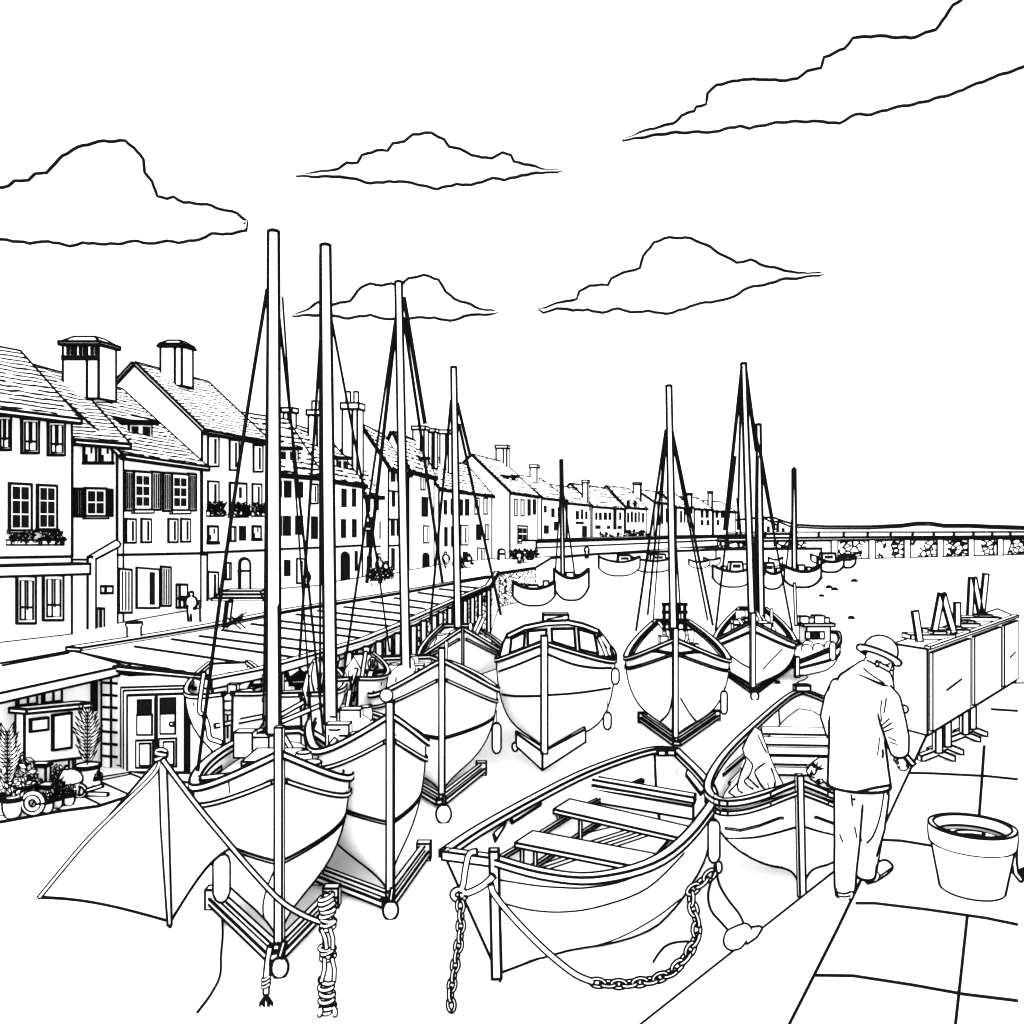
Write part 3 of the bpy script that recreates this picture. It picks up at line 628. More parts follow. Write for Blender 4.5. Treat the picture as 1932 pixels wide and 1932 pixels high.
for i, (x, y, hh, lb) in enumerate(((707, 1105, .9, 'left of the stacked pots by the steep gabled house'), (728, 1100, .8, 'beside short figure under the steep gabled house'), (868, 1080, 1.0, 'near the fourth mast on the far quay'), (975, 1062, 1.1, 'at the foot of the blank gabled house'), (1000, 1064, 1.2, 'beside the two tiny walkers'))):
    o = thing('potted_shrub', G(x, y, TZ), 'bushy potted shrub ' + lb, 'shrub', 'potted shrubs on the far quay'); c = G(x, y, TZ); s = hh
    m = MB(); m.lathe(c, [(.18 * s, 0), (.28 * s, .4 * s)], 10); m.build('pot', 'stone', o, ink=.6)
    m = MB()
    for _ in range(46):
        p = c + V((random.gauss(0, .28), random.gauss(0, .2), 0)) * s + V((0, 0, random.uniform(.4, 1.3) * s)); a = V((random.uniform(-1, 1), random.uniform(-.3, .3), random.uniform(-1, 1))).normalized() * .16 * s; b = a.cross(V((0, 1, 0))) * .5
        m.add([p - a, p + b, p + a, p - b], [(0, 1, 2, 3)], random.choice((0, 0, 2)))
    m.build('foliage', 'leaf', o, ink=.5)

for i, (x, h_) in enumerate(((1118, 1.1), (1126, 1.5), (1136, 1.0), (1150, 1.4), (1158, 1.1), (1172, 1.6), (1184, 1.3), (1196, 1.0), (1208, 1.4))):
    d = lerp(118, 232, ((x - 1012) / 400) ** .8); c = P(x, 0, d + 4); c.z = U; mb = MB(); rn = random.Random(i)
    for _ in range(26):
        p = c + V((rn.gauss(0, .8), rn.gauss(0, .4), rn.uniform(.1, 1.0) * h_)); a = V((rn.uniform(-1, 1), rn.uniform(-.3, .3), rn.uniform(-1, 1))).normalized() * .4; b = a.cross(V((0, 1, 0))) * .6
        mb.add([p - a, p + b, p + a, p - b], [(0, 1, 2, 3)], rn.choice((0, 2, 2)))
    tag(mb.build('shrub', 'leaf', ink=.35), 'low dark shrub on the far upper quay under the arched windows', 'shrub', 'shrubs on the far upper quay')

# ================================================================ LOWER LEFT SHOP
PZ = -3.75
a_ = P(-40, 0, 20.3); b_ = P(232, 0, 24.6); a_.z = b_.z = 0
fu = (b_ - a_).normalized(); fn = V((fu.y, -fu.x, 0))
FP = lambda x, y, off=0: onpl(x, y, a_ + fn * off, fn)
shop = thing('quayside_shop', V((-11.5, 23, PZ)), 'little quayside shop with a flat projecting roof and tall thin windows', 'shop', None)
m = MB(); c0, c1 = V((a_.x, a_.y, PZ)), V((b_.x, b_.y, PZ)); bk = -fn * 3.0
m.prism([c0, c1, c1 + bk * .05, c1 + bk * .05 - fu * .4, c0 + bk], V((0, 0, TZ - PZ - .3))); m.build('wall', 'plaster', shop, ink=.9)
m = MB(); t0 = FP(-40, 1300, .75); t0.z = TZ - .02; t1 = FP(234, 1250, .45); t1.z = TZ - .02
m.prism([t0, t1, G(139, 1229, TZ - .02), G(-30, 1257, TZ - .02)], V((0, 0, -.22))); m.line([G(5, 1251, TZ + .0), G(128, 1229, TZ + .0)], .9); m.line([G(5, 1256, TZ), G(128, 1233, TZ)], .9); m.build('roof', 'stone', shop)
for (x0, y0, x1, y1) in ((31, 1301, 66, 1331), (80, 1292, 113, 1326)):
    c = [FP(x, y, .02) for x, y in ((x0, y1), (x1, y1 - 4), (x1, y0 - 6), (x0, y0))]; m = MB(); m.prism(c, fn * .05); m.line([(c[0] + c[1]) / 2 + fn * .06, (c[2] + c[3]) / 2 + fn * .06], 1); w_ = m.build('window', 'paint', shop)
m = MB(); c = [FP(x, y, .02) for x, y in ((172, 1340), (181, 1340), (181, 1268), (172, 1268))]; m.prism(c, fn * .04, 2); m.build('window', 'paint', shop, ink=.6)
# stall
stall = thing('market_stall', FP(85, 1470, .8), 'small wooden market stall with two rounded openings under the shop roof', 'stall')
def fr(x0, y0, x1, y1, off, dy=0): return [FP(x, y, off) for x, y in ((x0, y1), (x1, y1 + dy), (x1, y0 + dy), (x0, y0))]
m = MB(); m.prism(fr(30, 1345, 140, 1440, .35, -12), fn * .25); m.build('front_panel', 'wood', stall)
m = MB(); m.prism(fr(18, 1336, 145, 1344, .3, -12), fn * .5); m.build('top', 'wood', stall)
m = MB(); m.prism(fr(56, 1358, 88, 1380, .61, -4), fn * .04); m.build('opening', 'paint', stall)
m = MB(); m.prism(fr(98, 1350, 132, 1415, .61, -5), fn * .04); m.build('opening', 'paint', stall)
for x in (50, 136):
    m = MB(); a0 = FP(x, 1440 - (x > 90) * 8, .5); m.beam(a0, V((a0.x, a0.y, PZ)), .1, .1, V((0, 1, 0))); m.build('leg', 'wood', stall, ink=.8)
def pot_plant(x, y, lb, s=1.0, kind='palm', off=1.1):
    c = FP(x, y, off); c.z = PZ; o = thing('potted_plant', c, lb, 'plant', 'potted plants around the market stall')
    H = .48 * s
    m = MB(); m.lathe(c, [(.14 * s, 0), (.22 * s, H * .4), (.26 * s, H), (.28 * s, H), (.28 * s, H + .05), (.24 * s, H + .05)], 20); m.build('pot', 'stone', o, ink=.9)
    m = MB()
    if kind == 'palm':
        for j in range(15):
            zz = H + .12 * s + j * .085 * s; wv = .36 * s * (1 - abs(j - 6) / 14)
            for q in (-1, 1):
                p = c + V((0, 0, zz)); e = p + V((q * wv, random.uniform(-.1, .1), .28 * s)); md = (p + e) / 2 + V((0, 0, -.04 * s))
                m.add([p, md + V((0, 0, .045 * s)), e, md - V((0, 0, .045 * s))], [(0, 1, 2, 3)])
        m.tube([c + V((0, 0, H)), c + V((0, 0, H + 1.35 * s))], .018, 5, 1)
    else:
        for _ in range(34):
            p = c + V((random.gauss(0, .15) * s, random.gauss(0, .12) * s, H + random.uniform(.03, .5) * s)); a = V((random.uniform(-1, 1), random.uniform(-.3, .3), random.uniform(-1, 1))).normalized() * .1 * s; b = a.cross(V((0, 1, 0))) * .5
            m.add([p - a, p + b, p + a, p - b], [(0, 1, 2, 3)], random.choice((0, 0, 0, 0, 2)))
    m.build('foliage', 'leaf', o, ink=.38)
pot_plant(165, 1450, 'tall feathery palm in a round pot right of the stall', 1.0)
pot_plant(108, 1450, 'tall upright cactus like plant in front of the stall', .75, 'bush', 1.15)
pot_plant(40, 1460, 'straggly leafy plant at the stall left side', 1.1, 'bush')
pot_plant(24, 1480, 'low drooping plant nearest the picture left edge', .8, 'bush', 1.3)
def crate(x, y, w, h, lb, off=1.4):
    c = FP(x, y, off); c.z = PZ; m = MB(); o = thing('crate', c, lb, 'crate', 'crates around the market stall')
    m.hexa([c + V((sx, sy, z)) for z in (0, h) for sx, sy in ((-w / 2, -w / 3), (w / 2, -w / 3), (w / 2, w / 3), (-w / 2, w / 3))]); m.line([c + V((-w / 2, -w / 3 - .01, h * .5)), c + V((w / 2, -w / 3 - .01, h * .5))], .8); m.build('side', 'wood', o, ink=.9)
    m = MB(); m.hexa([c + V((sx, sy, z)) for z in (h + .004, h + .05) for sx, sy in ((-w / 2 - .03, -w / 3 - .03), (w / 2 + .03, -w / 3 - .03), (w / 2 + .03, w / 3 + .03), (-w / 2 - .03, w / 3 + .03))]); m.build('lid', 'wood', o, ink=.9)
crate(95, 1465, .4, .42, 'square wooden crate left of the round topped basket')
crate(78, 1440, .3, .8, 'tall narrow crate standing behind the coiled hose', .9)
c = FP(128, 1470, 1.35); c.z = PZ; o = thing('basket', c, 'round topped basket between the crate and the palm pot', 'basket')
m = MB(); m.lathe(c, [(.2, 0), (.27, .38)], 18); m.build('body', 'wood', o); m = MB(); m.ball(c + V((0, 0, .42)), .3, 18, squash=(1, 1, .75)); m.build('cover', 'cloth', o)
c = FP(62, 1492, 1.7); c.z = PZ + .3; m = MB()
pts = [c + V((math.cos(a) * (.08 + .034 * a), 0, math.sin(a) * (.08 + .034 * a))) * 1.0 for a in [i * .35 for i in range(1, 20)]]
m.tube([c + V((math.cos(a) * .22, 0, math.sin(a) * .22)) for a in [i * math.pi / 12 for i in range(25)]], .04, 8, cap=False)
m.tube([c + V((math.cos(a) * .13, -.02, math.sin(a) * .13)) for a in [i * math.pi / 10 for i in range(21)]], .04, 8, cap=False)
tag(m.build('hose_coil', 'cloth', ink=.8), 'coiled hose standing on its rim in front of the stall', 'hose')
m = MB(); c = FP(150, 1490, 1.6); c.z = PZ + .16
m.tube([c + V((math.cos(a) * .14, 0, math.sin(a) * .14)) for a in [i * math.pi / 10 for i in range(21)]], .025, 8, cap=False); m.tube([c + V((.14, 0, 0)), c + V((.5, .1, .1))], .03, 6); m.tube([c + V((.14, .1, -.1)), c + V((.62, .1, -.12))], .04, 6)
tag(m.build('hand_trolley', 'metal', ink=.8), 'small wheeled hand trolley lying under the palm pot', 'trolley')
pot_plant(88, 1494, 'small bushy pot at the front of the stall clutter', .5, 'bush', 1.75)
pot_plant(108, 1488, 'little pot with a spiky sprig beside the hose coil', .42, 'palm', 1.7)
pot_plant(60, 1440, 'leafy pot tucked behind the crate on the left', .8, 'bush', .8)
pot_plant(182, 1470, 'tiny pot at the foot of the stone pillar', .4, 'bush', 1.3)
pot_plant(14, 1440, 'tall spiky plant by the stall left post', 1.0, 'palm', 1.0)
pot_plant(130, 1492, 'low shrub in a bowl before the basket', .45, 'bush', 1.8)
# quoined pier and door
qp = thing('quoin_pillar', G(205, 1452, PZ), 'pillar of stacked square stone blocks between stall and door', 'pillar')
for i in range(8):
    ya, yb = 1448 - i * 23, 1448 - (i + 1) * 23 + 1
    m = MB(); c = [FP(x, y, .05) for x, y in ((192, ya), (212, ya + 2), (212, yb + 2), (192, yb))]; m.prism(c, fn * .3); m.build('block', 'stone', qp, ink=.8)
da, db = P(222, 0, 23.9), P(392, 0, 21.9); da.z = db.z = 0; dn = (db - da).normalized(); dn = V((dn.y, -dn.x, 0)); dn = dn if dn.y < 0 else -dn
DP = lambda x, y, off=0: onpl(x, y, da + dn * off, dn)
house_ = thing('boathouse_front', V((DP(300, 1455).x, DP(300, 1455).y, PZ)), 'arched boathouse front under the terrace with a framed double door', 'boathouse')
m = MB(); c = [DP(x, y) for x, y in ((218, 1452), (386, 1470), (386, 1280), (218, 1260))]
c[0].z = c[1].z = PZ; m.prism(c, -dn * .9); m.build('wall', 'plaster', house_)
m = MB(); arch = [(224, 1268), (245, 1272), (262, 1271), (300, 1270), (345, 1273), (368, 1282), (384, 1286)]
m.line([DP(x, y, .03) for x, y in arch], 1.6); m.line([DP(x, y - 7, .03) for x, y in arch], .9); m.prism([DP(x, y, .0) for x, y in ((222, 1264), (390, 1279), (390, 1273), (222, 1256))], dn * .12); m.build('lintel', 'stone', house_)
def drect(x0, y0, x1, y1, o0, th, name, par, matn='wood', k=1, mt=0, dy=4):
    m = MB(); sk = lambda x: (x - 230) / 130 * dy
    m.prism([DP(x, y, o0) for x, y in ((x0, y1), (x1, y1), (x1, y0 - sk(x1)), (x0, y0 - sk(x0)))], dn * th, mt); return m.build(name, matn, par, ink=k)
drect(231, 1297, 362, 1458, .02, .04, 'door_frame', house_, dy=4, k=.75)
drect(236, 1303, 357, 1458, .07, .04, 'door_frame', house_, dy=4, k=.75)
dr = drect(244, 1312, 352, 1456, .12, .05, 'door', house_, dy=4)
for x0, y0, x1, y1, mt in ((261, 1322, 286, 1347, 2), (304, 1320, 332, 1345, 2), (260, 1350, 288, 1386, 0), (304, 1349, 332, 1384, 0), (258, 1398, 290, 1448, 0), (302, 1396, 334, 1446, 0), (265, 1404, 285, 1444, 0), (310, 1402, 329, 1442, 0)):
    drect(x0, y0, x1, y1, .175 + (.02 if x1 - x0 < 21 else 0), .02, 'door_panel', dr, mt=mt, k=.8)
m = MB(); m.line([DP(296, 1316, .18), DP(296, 1455, .18)], 1.5); m.line([DP(292, 1316, .18), DP(292, 1455, .18)], .6); m.tube([DP(322, 1366, .2), DP(330, 1366, .2)], .03, 8); m.build('door_handle', 'metal', dr)
# pavement in front
mb = MB(); pv = [G(-60, 1562, PZ), G(110, 1531, PZ), G(185, 1521, PZ), G(250, 1500, PZ), G(292, 1482, PZ), G(300, 1466, PZ), G(395, 1480, PZ), V((-9, 26, PZ)), V((-15, 25, PZ)), V((-14.5, 19.5, PZ))]
mb.prism([p - V((0, 0, .6)) for p in pv], V((0, 0, .6)))
g2 = lambda pix, k=1.0: mb.line([G(x, y, PZ) for x, y in pix], k)
g2([(5, 1503), (100, 1482), (245, 1458), (300, 1450)], .9); g2([(5, 1511), (125, 1486), (245, 1462)], .9)
g2([(-55, 1561), (110, 1531), (185, 1521), (250, 1500), (292, 1482), (300, 1466)], 1.1)
for l_ in (((60, 1502), (115, 1530)), ((122, 1486), (188, 1518)), ((185, 1474), (244, 1500)), ((245, 1460), (294, 1480))): g2(l_)
struct(mb.build('pavement', 'stone', ink=0))

# ================================================================ RIGHT QUAY
mb = MB()
qe = [(1210 - 320, 2180), (1210, 1932), (1660, 1577), (1749, 1386), (1762, 1360)]
pts = [G(x, y, 0) for x, y in qe]
poly = [V((pts[0].x - 1, 1.5, 0))] + pts + [V((pts[-1].x + 1.2, 14.5, 0)), V((16, 15.5, 0)), V((16, 1.5, 0))]
mb.prism([p + V((0, 0, WZ - .5)) for p in poly], V((0, 0, -WZ + .5)))
struct_q = mb
def gq(pix, k=1.0): mb.line([G(x, y, 0) + V((0, 0, .003)) for x, y in pix], k * 1.35)
gq([(1440, 2030), (1490, 1932), (1579, 1756), (1622, 1666), (1660, 1580)], .75)
gq([(1658, 1586), (1700, 1588), (1755, 1597)]); gq([(1718, 1460), (1760, 1461), (1860, 1466), (1918, 1472)]); gq([(1617, 1706), (1650, 1706), (1750, 1718), (1860, 1734), (1918, 1746)])
gq([(1540, 1842), (1610, 1843), (1720, 1860), (1820, 1878), (1918, 1890)]); gq([(1857, 1408), (1852, 1480), (1847, 1545)], .7); gq([(1825, 1730), (1812, 1850), (1802, 1940)], .7); gq([(1872, 1340), (1918, 1343)])
gq([(2000, 1475), (2000, 1475.5)])
struct(mb.build('quay_paving', 'stone'))

# ================================================================ BOATS
def boat(label, stem, wide, stern, dw, L, name='fishing_boat', tw=.42, bs=.6, rail=(.12, .1), strake=None, wline=None, deck=.14, ink=1.0, postw=.11, head=.22, cradle=None, ball=True, bow_p=1.5, mid_p=.72, kz=KZ, group='fishing boats laid up in the harbour', decked=True, kd=None, mid_v=1.0):
    xs, yt, yk = stem; ds = kd or F * (CZ - kz) / (yk - HY)
    S0 = P(xs, yt, ds); K0 = P(xs, yk, ds)
    Lw, Rw = P(wide[0], wide[1], ds + dw), P(wide[2], wide[3], ds + dw); zW = (Lw.z + Rw.z) / 2
    C0 = V((S0.x, S0.y, 0)); C1 = V(((Lw.x + Rw.x) / 2, ds + dw, 0)); St = P(stern[0], stern[1], ds + L); C2 = V((St.x, St.y, 0)); Bm = (Rw.x - Lw.x)
    hd = (C2 - C0).normalized(); lat = V((hd.y, -hd.x, 0)); Bm *= lat.x ** .3
    def lag(a, b, c, t):
        return a * ((t - tw) * (t - 1) / (tw)) + b * (t * (t - 1) / (tw * (tw - 1))) + c * (t * (t - tw) / (1 - tw))
    cen = lambda t: lag(C0, C1, C2, t)
    gz = lambda t: lerp(zW, St.z, ((t - tw) / (1 - tw)) ** 1.5) if t > tw else lerp(S0.z, zW, math.sin(math.pi / 2 * t / tw) ** .82)
    hb = lambda t: (Bm / 2 * math.sin(math.pi / 2 * t / tw) ** .78) if t < tw else Bm / 2 * (1 - (1 - bs) * ((t - tw) / (1 - tw)) ** 2)
    kzf = lambda t: K0.z + .7 * max(0, t - .5) ** 2
    def pt(t, s, side, out=0):
        b = hb(t); e = min(1, t / tw); p = lerp(bow_p, mid_p, e ** .7)
        ww = math.sin(math.pi / 2 * s) ** p; zz = (1 - math.cos(math.pi / 2 * s)) ** lerp(.9, mid_v, e)
        c = cen(t); return V((c.x, c.y, lerp(kzf(t), gz(t), zz))) + lat * (side * (b * ww + out))
    NT, NS = 30, 14
    T = [(i / NT) ** 1.25 for i in range(NT + 1)]
    o = thing(name, V((C1.x, C1.y, WZ)), label, 'boat', group)
    m = MB(); rings = []
    for t in T:
        tt = max(t, .001)
        rings.append([pt(tt, 1 - j / NS, -1) for j in range(NS)] + [pt(tt, j / NS, 1) for j in range(NS + 1)])
    m.loft(rings, closed=False); n = len(rings[0]); base = (len(rings) - 1) * n
    m.f.append(tuple(base + k for k in range(n))); m.m.append(0); m.sm.append(False)
    hull = m
    info = dict(o=o, pt=pt, cen=cen, gz=gz, hb=hb, lat=lat, hd=hd, S0=S0, K0=K0, ds=ds, hull=m)
    def strip(s0, t0, t1, wd, ht, nm, k):
        for side in (-1, 1):
            q_ = MB(); N = 22
            q_.sweep([pt(lerp(t0, t1, (i / N) ** 1.2), s0, side, wd * .35) for i in range(N + 1)], wd, ht * 1.1); q_.build(nm, 'paint', o, ink=k)
    if wline:
        for side in (-1, 1):
            pl = []
            for i in range(25):
                t = lerp(.004, .8, (i / 24) ** 1.2); z = wline; lo, hi = 0., 1.
                for _ in range(20):
                    md = (lo + hi) / 2
                    if pt(t, md, side).z < z: lo = md
                    else: hi = md
                pl.append(pt(t, lo, side, .01))
            m.line(pl, ink)
            m.line([p - V((0, 0, .055)) for p in pl], ink * .7)
    info['finish'] = lambda: hull.build('hull', 'paint', o, ink=ink)
    if decked:
        m2 = MB(); rg = []
        for t in T[1:]:
            l, r = pt(t, 1, -1), pt(t, 1, 1); l.z -= deck; r.z -= deck; rg.append([lerp(l, r, .05 + .9 * j / 6) * 1 + V((0, 0, .06 * math.sin(math.pi * j / 6))) for j in range(7)])
        m2.loft(rg, closed=False, smooth=True); m2.build('deck', 'wood', o, ink=ink * .6)
    for side in (-1, 1):
        g = MB(); g.sweep([pt(lerp(.0, 1, (i / 26) ** 1.3), 1, side) for i in range(27)], rail[0], rail[1]); g.build('gunwale', 'paint', o, ink=ink)
    g = MB(); a, b = pt(1, 1, -1), pt(1, 1, 1); g.beam(a, b, rail[0], rail[1]); g.build('transom_rail', 'paint', o, ink=ink)
    if strake: strip(strake, .006, .72, .07, .06, 'rubbing_strake', ink * .8)
    g = MB(); fw = -hd * .06; g.beam(S0 + fw + V((0, 0, head)), K0 + fw - V((0, 0, .02)), postw, postw * 1.1, V((0, 1, 0))); g.build('stem_post', 'wood', o, ink=ink * .8)
    if cradle:
        g = thing('boat_cradle', V((K0.x, K0.y, WZ)), label.replace('boat', 'boat', 1) and 'V shaped timber cradle under the ' + cradle[4], 'cradle', 'timber cradles under the boats')
        f0 = V((K0.x, K0.y - .25, WZ + .14))
        for x, y in cradle[:2]:
            e = G(x, y, WZ + .14); mm = MB(); mm.beam(f0, e, .22, .1); mm.build('runner', 'wood', g, ink=ink)
            mm = MB(); mm.beam(f0 + V((0, .06, .11)), e + V((0, .06, .11)), .1, .08); mm.build('rail', 'wood', g, ink=ink * .8)
            mm = MB(); mm.hexa([e + V((a_1, b_1, c_1)) for c_1 in (-.14, .2) for a_1, b_1 in ((-.13, -.1), (.13, -.1), (.13, .1), (-.13, .1))]); mm.build('end_block', 'wood', g, ink=ink * .8)
        if ball:
            bc = G(cradle[2], cradle[3], WZ); rr = cradle[5]
            mm = MB(); mm.ball(bc + V((0, 0, rr * 1.15)), rr, 18, squash=(.92, .92, 1.15)); bo = mm.build('mooring_float', 'paint', None, ink=ink * 1.2)
            mm = MB(); mm.beam(bc + V((0, 0, rr * 2.2)), bc + V((0, .25, rr * 2.2 + .12)), .06, .06); mm.build('shackle', 'metal', bo, ink=ink)
            tag(bo, 'egg shaped mooring float resting in front of the ' + cradle[4], 'float', 'mooring floats before the cradles')
    return info
def mast(b, xt, yt, xb, yb, d, wpx, ink=1.0, stays=(), name='mast'):
    o = b['o']; top = P(xt, yt, d); bot = P(xb, yb + 12, d); r = wpx / 2 * d / F
    m = MB(); m.tube([bot, lerp(bot, top, .5), top], [r * 1.08, r, r * .8], 14); ms = m.build(name, 'wood', o, ink=ink * 1.15)
    for st in stays:
        (x0, y0), (x1, y1), d1, k = st[:4]
        a = P(x0, y0, d); c = P(x1, y1, d1); N = 10; sag = (st[4] if len(st) > 4 else 0)
        m = MB(); m.tube([lerp(a, c, i / N) + V((0, 0, -sag * math.sin(math.pi * i / N))) for i in range(N + 1)], LW * d * k, 6, 1); m.build('stay', 'metal', o, ink=0)
def box(m, c, sx, sy, sz, mat=0): return m.hexa([V(c) + V((a * sx / 2, b * sy / 2, z)) for z in (0, sz) for a, b in ((-1, -1), (1, -1), (1, 1), (-1, 1))], mat)
def at(b, t, f, dz=0): c = b['cen'](t); p = V((c.x, c.y, b['gz'](t) - .12 + dz)) + b['lat'] * (f * b['hb'](t)); return p
def winch(b, t, s=1.0, ink=.8):
    p = at(b, t, 0); m = MB(); box(m, p + V((-.18 * s, 0, 0)), .1 * s, .25 * s, .38 * s); box(m, p + V((.18 * s, 0, 0)), .1 * s, .25 * s, .38 * s); m.tube([p + V((-.3 * s, 0, .27 * s)), p + V((.3 * s, 0, .27 * s))], .08 * s, 12); m.build('windlass', 'metal', b['o'], ink=ink)
def coil(b, t, f, s=1.0, ink=.7):
    p = at(b, t, f, .05); m = MB()
    for j in range(3): m.tube([p + V((math.cos(a) * (.2 - .03 * j) * s, math.sin(a) * (.2 - .03 * j) * s, .05 * j * s)) for a in [i * math.pi / 10 for i in range(21)]], .025 * s, 6, cap=False)
    m.build('rope_coil', 'cloth', b['o'], ink=ink)
def fender(px, py0, py1, d, wpx, label, ink=1.0):
    a, c = P(px, py0, d), P(px, py1, d); r = wpx / 2 * d / F; m = MB(); u = (c - a).normalized(); L = (c - a).length
    m.tube([a, a + u * r * .5, a + u * r * 1.2, c - u * r * 1.2, c - u * r * .4, c], [r * .3, r * .8, r, r, r * .7, r * .25], 12)
    o = tag(m.build('fender', 'paint', ink=ink), label, 'fender', 'fenders hung on the boats')
    m = MB(); m.tube([a, a + V((0, 0, .35 * ink))], r * .15, 6, 1); m.build('lanyard', 'cloth', o, ink=0)

GB = 'fishing boats laid up in the harbour'
# B1
b1 = boat('nearest bow-on sailing boat with the tallest mast, left front', (527, 1422, 1782), (374, 1460, 656, 1470), (534, 1378), 2.3, 5.8, tw=.4, bs=.3, strake=.905, wline=CZ - 622 * 13.75 / F, deck=.3, ink=1.1, postw=.115, head=.42, mid_p=.66, rail=(.17, .1),
          cradle=((405, 1697), (626, 1694), 528, 1843, 'nearest tall masted boat', .115))
h = b1['hull']; h.trace([(432, 1475), (434, 1495)], .8); h.trace([(528, 1625), (512, 1655), (500, 1690), (497, 1720), (505, 1745), (520, 1757)], .9); b1['finish']()
mast(b1, 516, 437, 516, 1372, 16.2, 20, 1.25, stays=[((504, 545), (373, 1455), 16.0, 1.5, -.35), ((527, 600), (610, 1385), 18.8, 1.2, -.2), ((505, 560), (497, 1370), 16.5, .9), ((533, 560), (590, 1395), 19, .9), ((525, 1140), (527, 1385), 14, .9)])
winch(b1, .14, 1.0); coil(b1, .3, -.45); coil(b1, .28, .4)
p = at(b1, .26, -.35); m = MB(); m.lathe(p, [(.16, 0), (.16, .32), (.1, .42), (.02, .45)], 14); m.build('ventilator', 'metal', b1['o'], ink=.9)
p = at(b1, .3, .5); m = MB(); m.lathe(p, [(.17, 0), (.2, .12), (.16, .3), (.19, .42)], 14); m.build('bitts', 'wood', b1['o'], ink=.9)
m = MB(); m.tube([at(b1, .42, -.96, .14), at(b1, .3, -.3, .3), at(b1, .22, -.1, .35)], .03, 8, 0); m.build('boom_crutch', 'wood', b1['o'], ink=.8)
p = at(b1, .55, 0); m = MB(); box(m, p, .9, 1.0, .28); m.build('hatch', 'wood', b1['o'], ink=.9)
# B2
b2 = boat('second boat angled left behind the nearest, square white bow', (735, 1350, 1685), (590, 1404, 798, 1400), (640, 1345), 2.2, 6.4, tw=.4, bs=.5, strake=.905, wline=CZ - 548 * 15.7 / F, deck=.25, ink=1.05, postw=.12, head=.25, mid_p=.66, rail=(.16, .1),
          cradle=((600, 1652), (800, 1608), 737, 1733, 'boat angled left', .12))
b2['finish']()
m = MB(); m.ball(P(729, 1312, 15.55), .1, 14); m.build('stem_head', 'wood', b2['o'])
mast(b2, 614, 463, 624, 1352, 19.5, 18, 1.25, stays=[((607, 600), (565, 1240), 20.5, 1.2), ((625, 600), (720, 1100), 22, 1.1), ((604, 480), (604, 1340), 19.7, 1.0)])
winch(b2, .16, .9); coil(b2, .3, .3)
p = at(b2, .5, 0); m = MB(); box(m, p, 1.1, 1.4, .3); m.build('hatch', 'wood', b2['o'], ink=.9)
p = at(b2, .2, -.4); m = MB(); m.lathe(p, [(.1, 0), (.2, .2), (.2, .35)], 12); m.build('bucket', 'metal', b2['o'], ink=.8)
# B3
b3 = boat('third boat from the left front with sailcloth over its bow', (833, 1246, 1502), (698, 1304, 937, 1302), (765, 1240), 2.8, 7.0, tw=.42, bs=.5, strake=.905, wline=CZ - 390 * 21.4 / F, deck=.2, ink=.95, postw=.13, head=.3, mid_p=.62, rail=(.16, .1),
          cradle=((735, 1455), (908, 1452), 837, 1552, 'third boat', .165))
b3['finish']()
mast(b3, 752, 532, 766, 1262, 25, 12, 1.05, stays=[((746, 620), (692, 1100), 26, 1.5), ((762, 560), (802, 800), 25.5, 1.7), ((762, 600), (835, 1100), 27, 1.3), ((746, 600), (640, 1330), 24, 1.0), ((700, 975), (735, 1230), 25, .8)])
winch(b3, .16, 1.0, .7); coil(b3, .3, .5); m = MB(); p = at(b3, .34, .2); box(m, p, .7, .6, .4); m.build('hatch', 'wood', b3['o'], ink=.8)
def sail_bundle(b, t0, t1, f0, f1, r, ink=.7):
    m = MB(); N = 14; a = at(b, t0, f0, .1); c = at(b, t1, f1, .35)
    m.tube([lerp(a, c, i / N) + V((0, 0, .1 * math.sin(i * 1.9))) for i in range(N + 1)], [r * (.35 + .65 * math.sin(math.pi * (i + .6) / (N + 1.2))) * (1 + .15 * math.sin(i * 2.3)) for i in range(N + 1)], 10)
    for j in range(3):
        m.line([lerp(a, c, i / N) + V((0, -r * .75, (j - 1) * r * .5 + .1 * math.sin(i * 1.9))) for i in range(1, N)], .7)
    m.build('furled_sail', 'cloth', b['o'], ink=ink)
sail_bundle(b3, .3, .75, -.75, -.2, .3); sail_bundle(b2, .35, .8, .2, -.1, .2)
# B4
b4 = boat('boat tucked behind the third one, furled sails piled on its bow', (873, 1186, 1290), (790, 1228, 962, 1245), (862, 1180), 2.6, 6.5, kd=27.5, bs=.35, strake=.88, wline=None, ink=.85, postw=.06, head=.05, kz=KZ)
b4['finish'](); mast(b4, 856, 693, 864, 1172, 30, 9, 1.0, stays=[((863, 760), (887, 860), 30.5, 1.3), ((866, 800), (945, 1160), 33, 1.2), ((851, 755), (812, 1170), 33, 1.1)])
sail_bundle(b4, .25, .7, -.7, -.1, .35, .6); sail_bundle(b4, .25, .7, .7, .15, .3, .6); coil(b4, .15, 0, 1.2, .6); winch(b4, .12, 1.1, .6)
def deck_gear(b, seed, s_=1.0, n=9, ink=.6):
    rn = random.Random(seed)
    for j in range(n):
        t = rn.uniform(.42, .85); f = rn.uniform(-.6, .6); p = at(b, t, f); m = MB()
        if j % 3 == 0: m.lathe(p, [(.13 * s_, 0), (.16 * s_, .25 * s_), (.13 * s_, .4 * s_)], 12); m.build('deck_tub', 'wood', b['o'], ink=ink)
        elif j % 3 == 1: box(m, p, rn.uniform(.25, .5) * s_, .3 * s_, rn.uniform(.2, .6) * s_); m.build('deck_crate', 'wood', b['o'], ink=ink)
        else: m.tube([p, p + V((rn.uniform(-.5, .5), .3, rn.uniform(.5, 1.1))) * s_], .035 * s_, 7); m.build('spar', 'wood', b['o'], ink=ink)
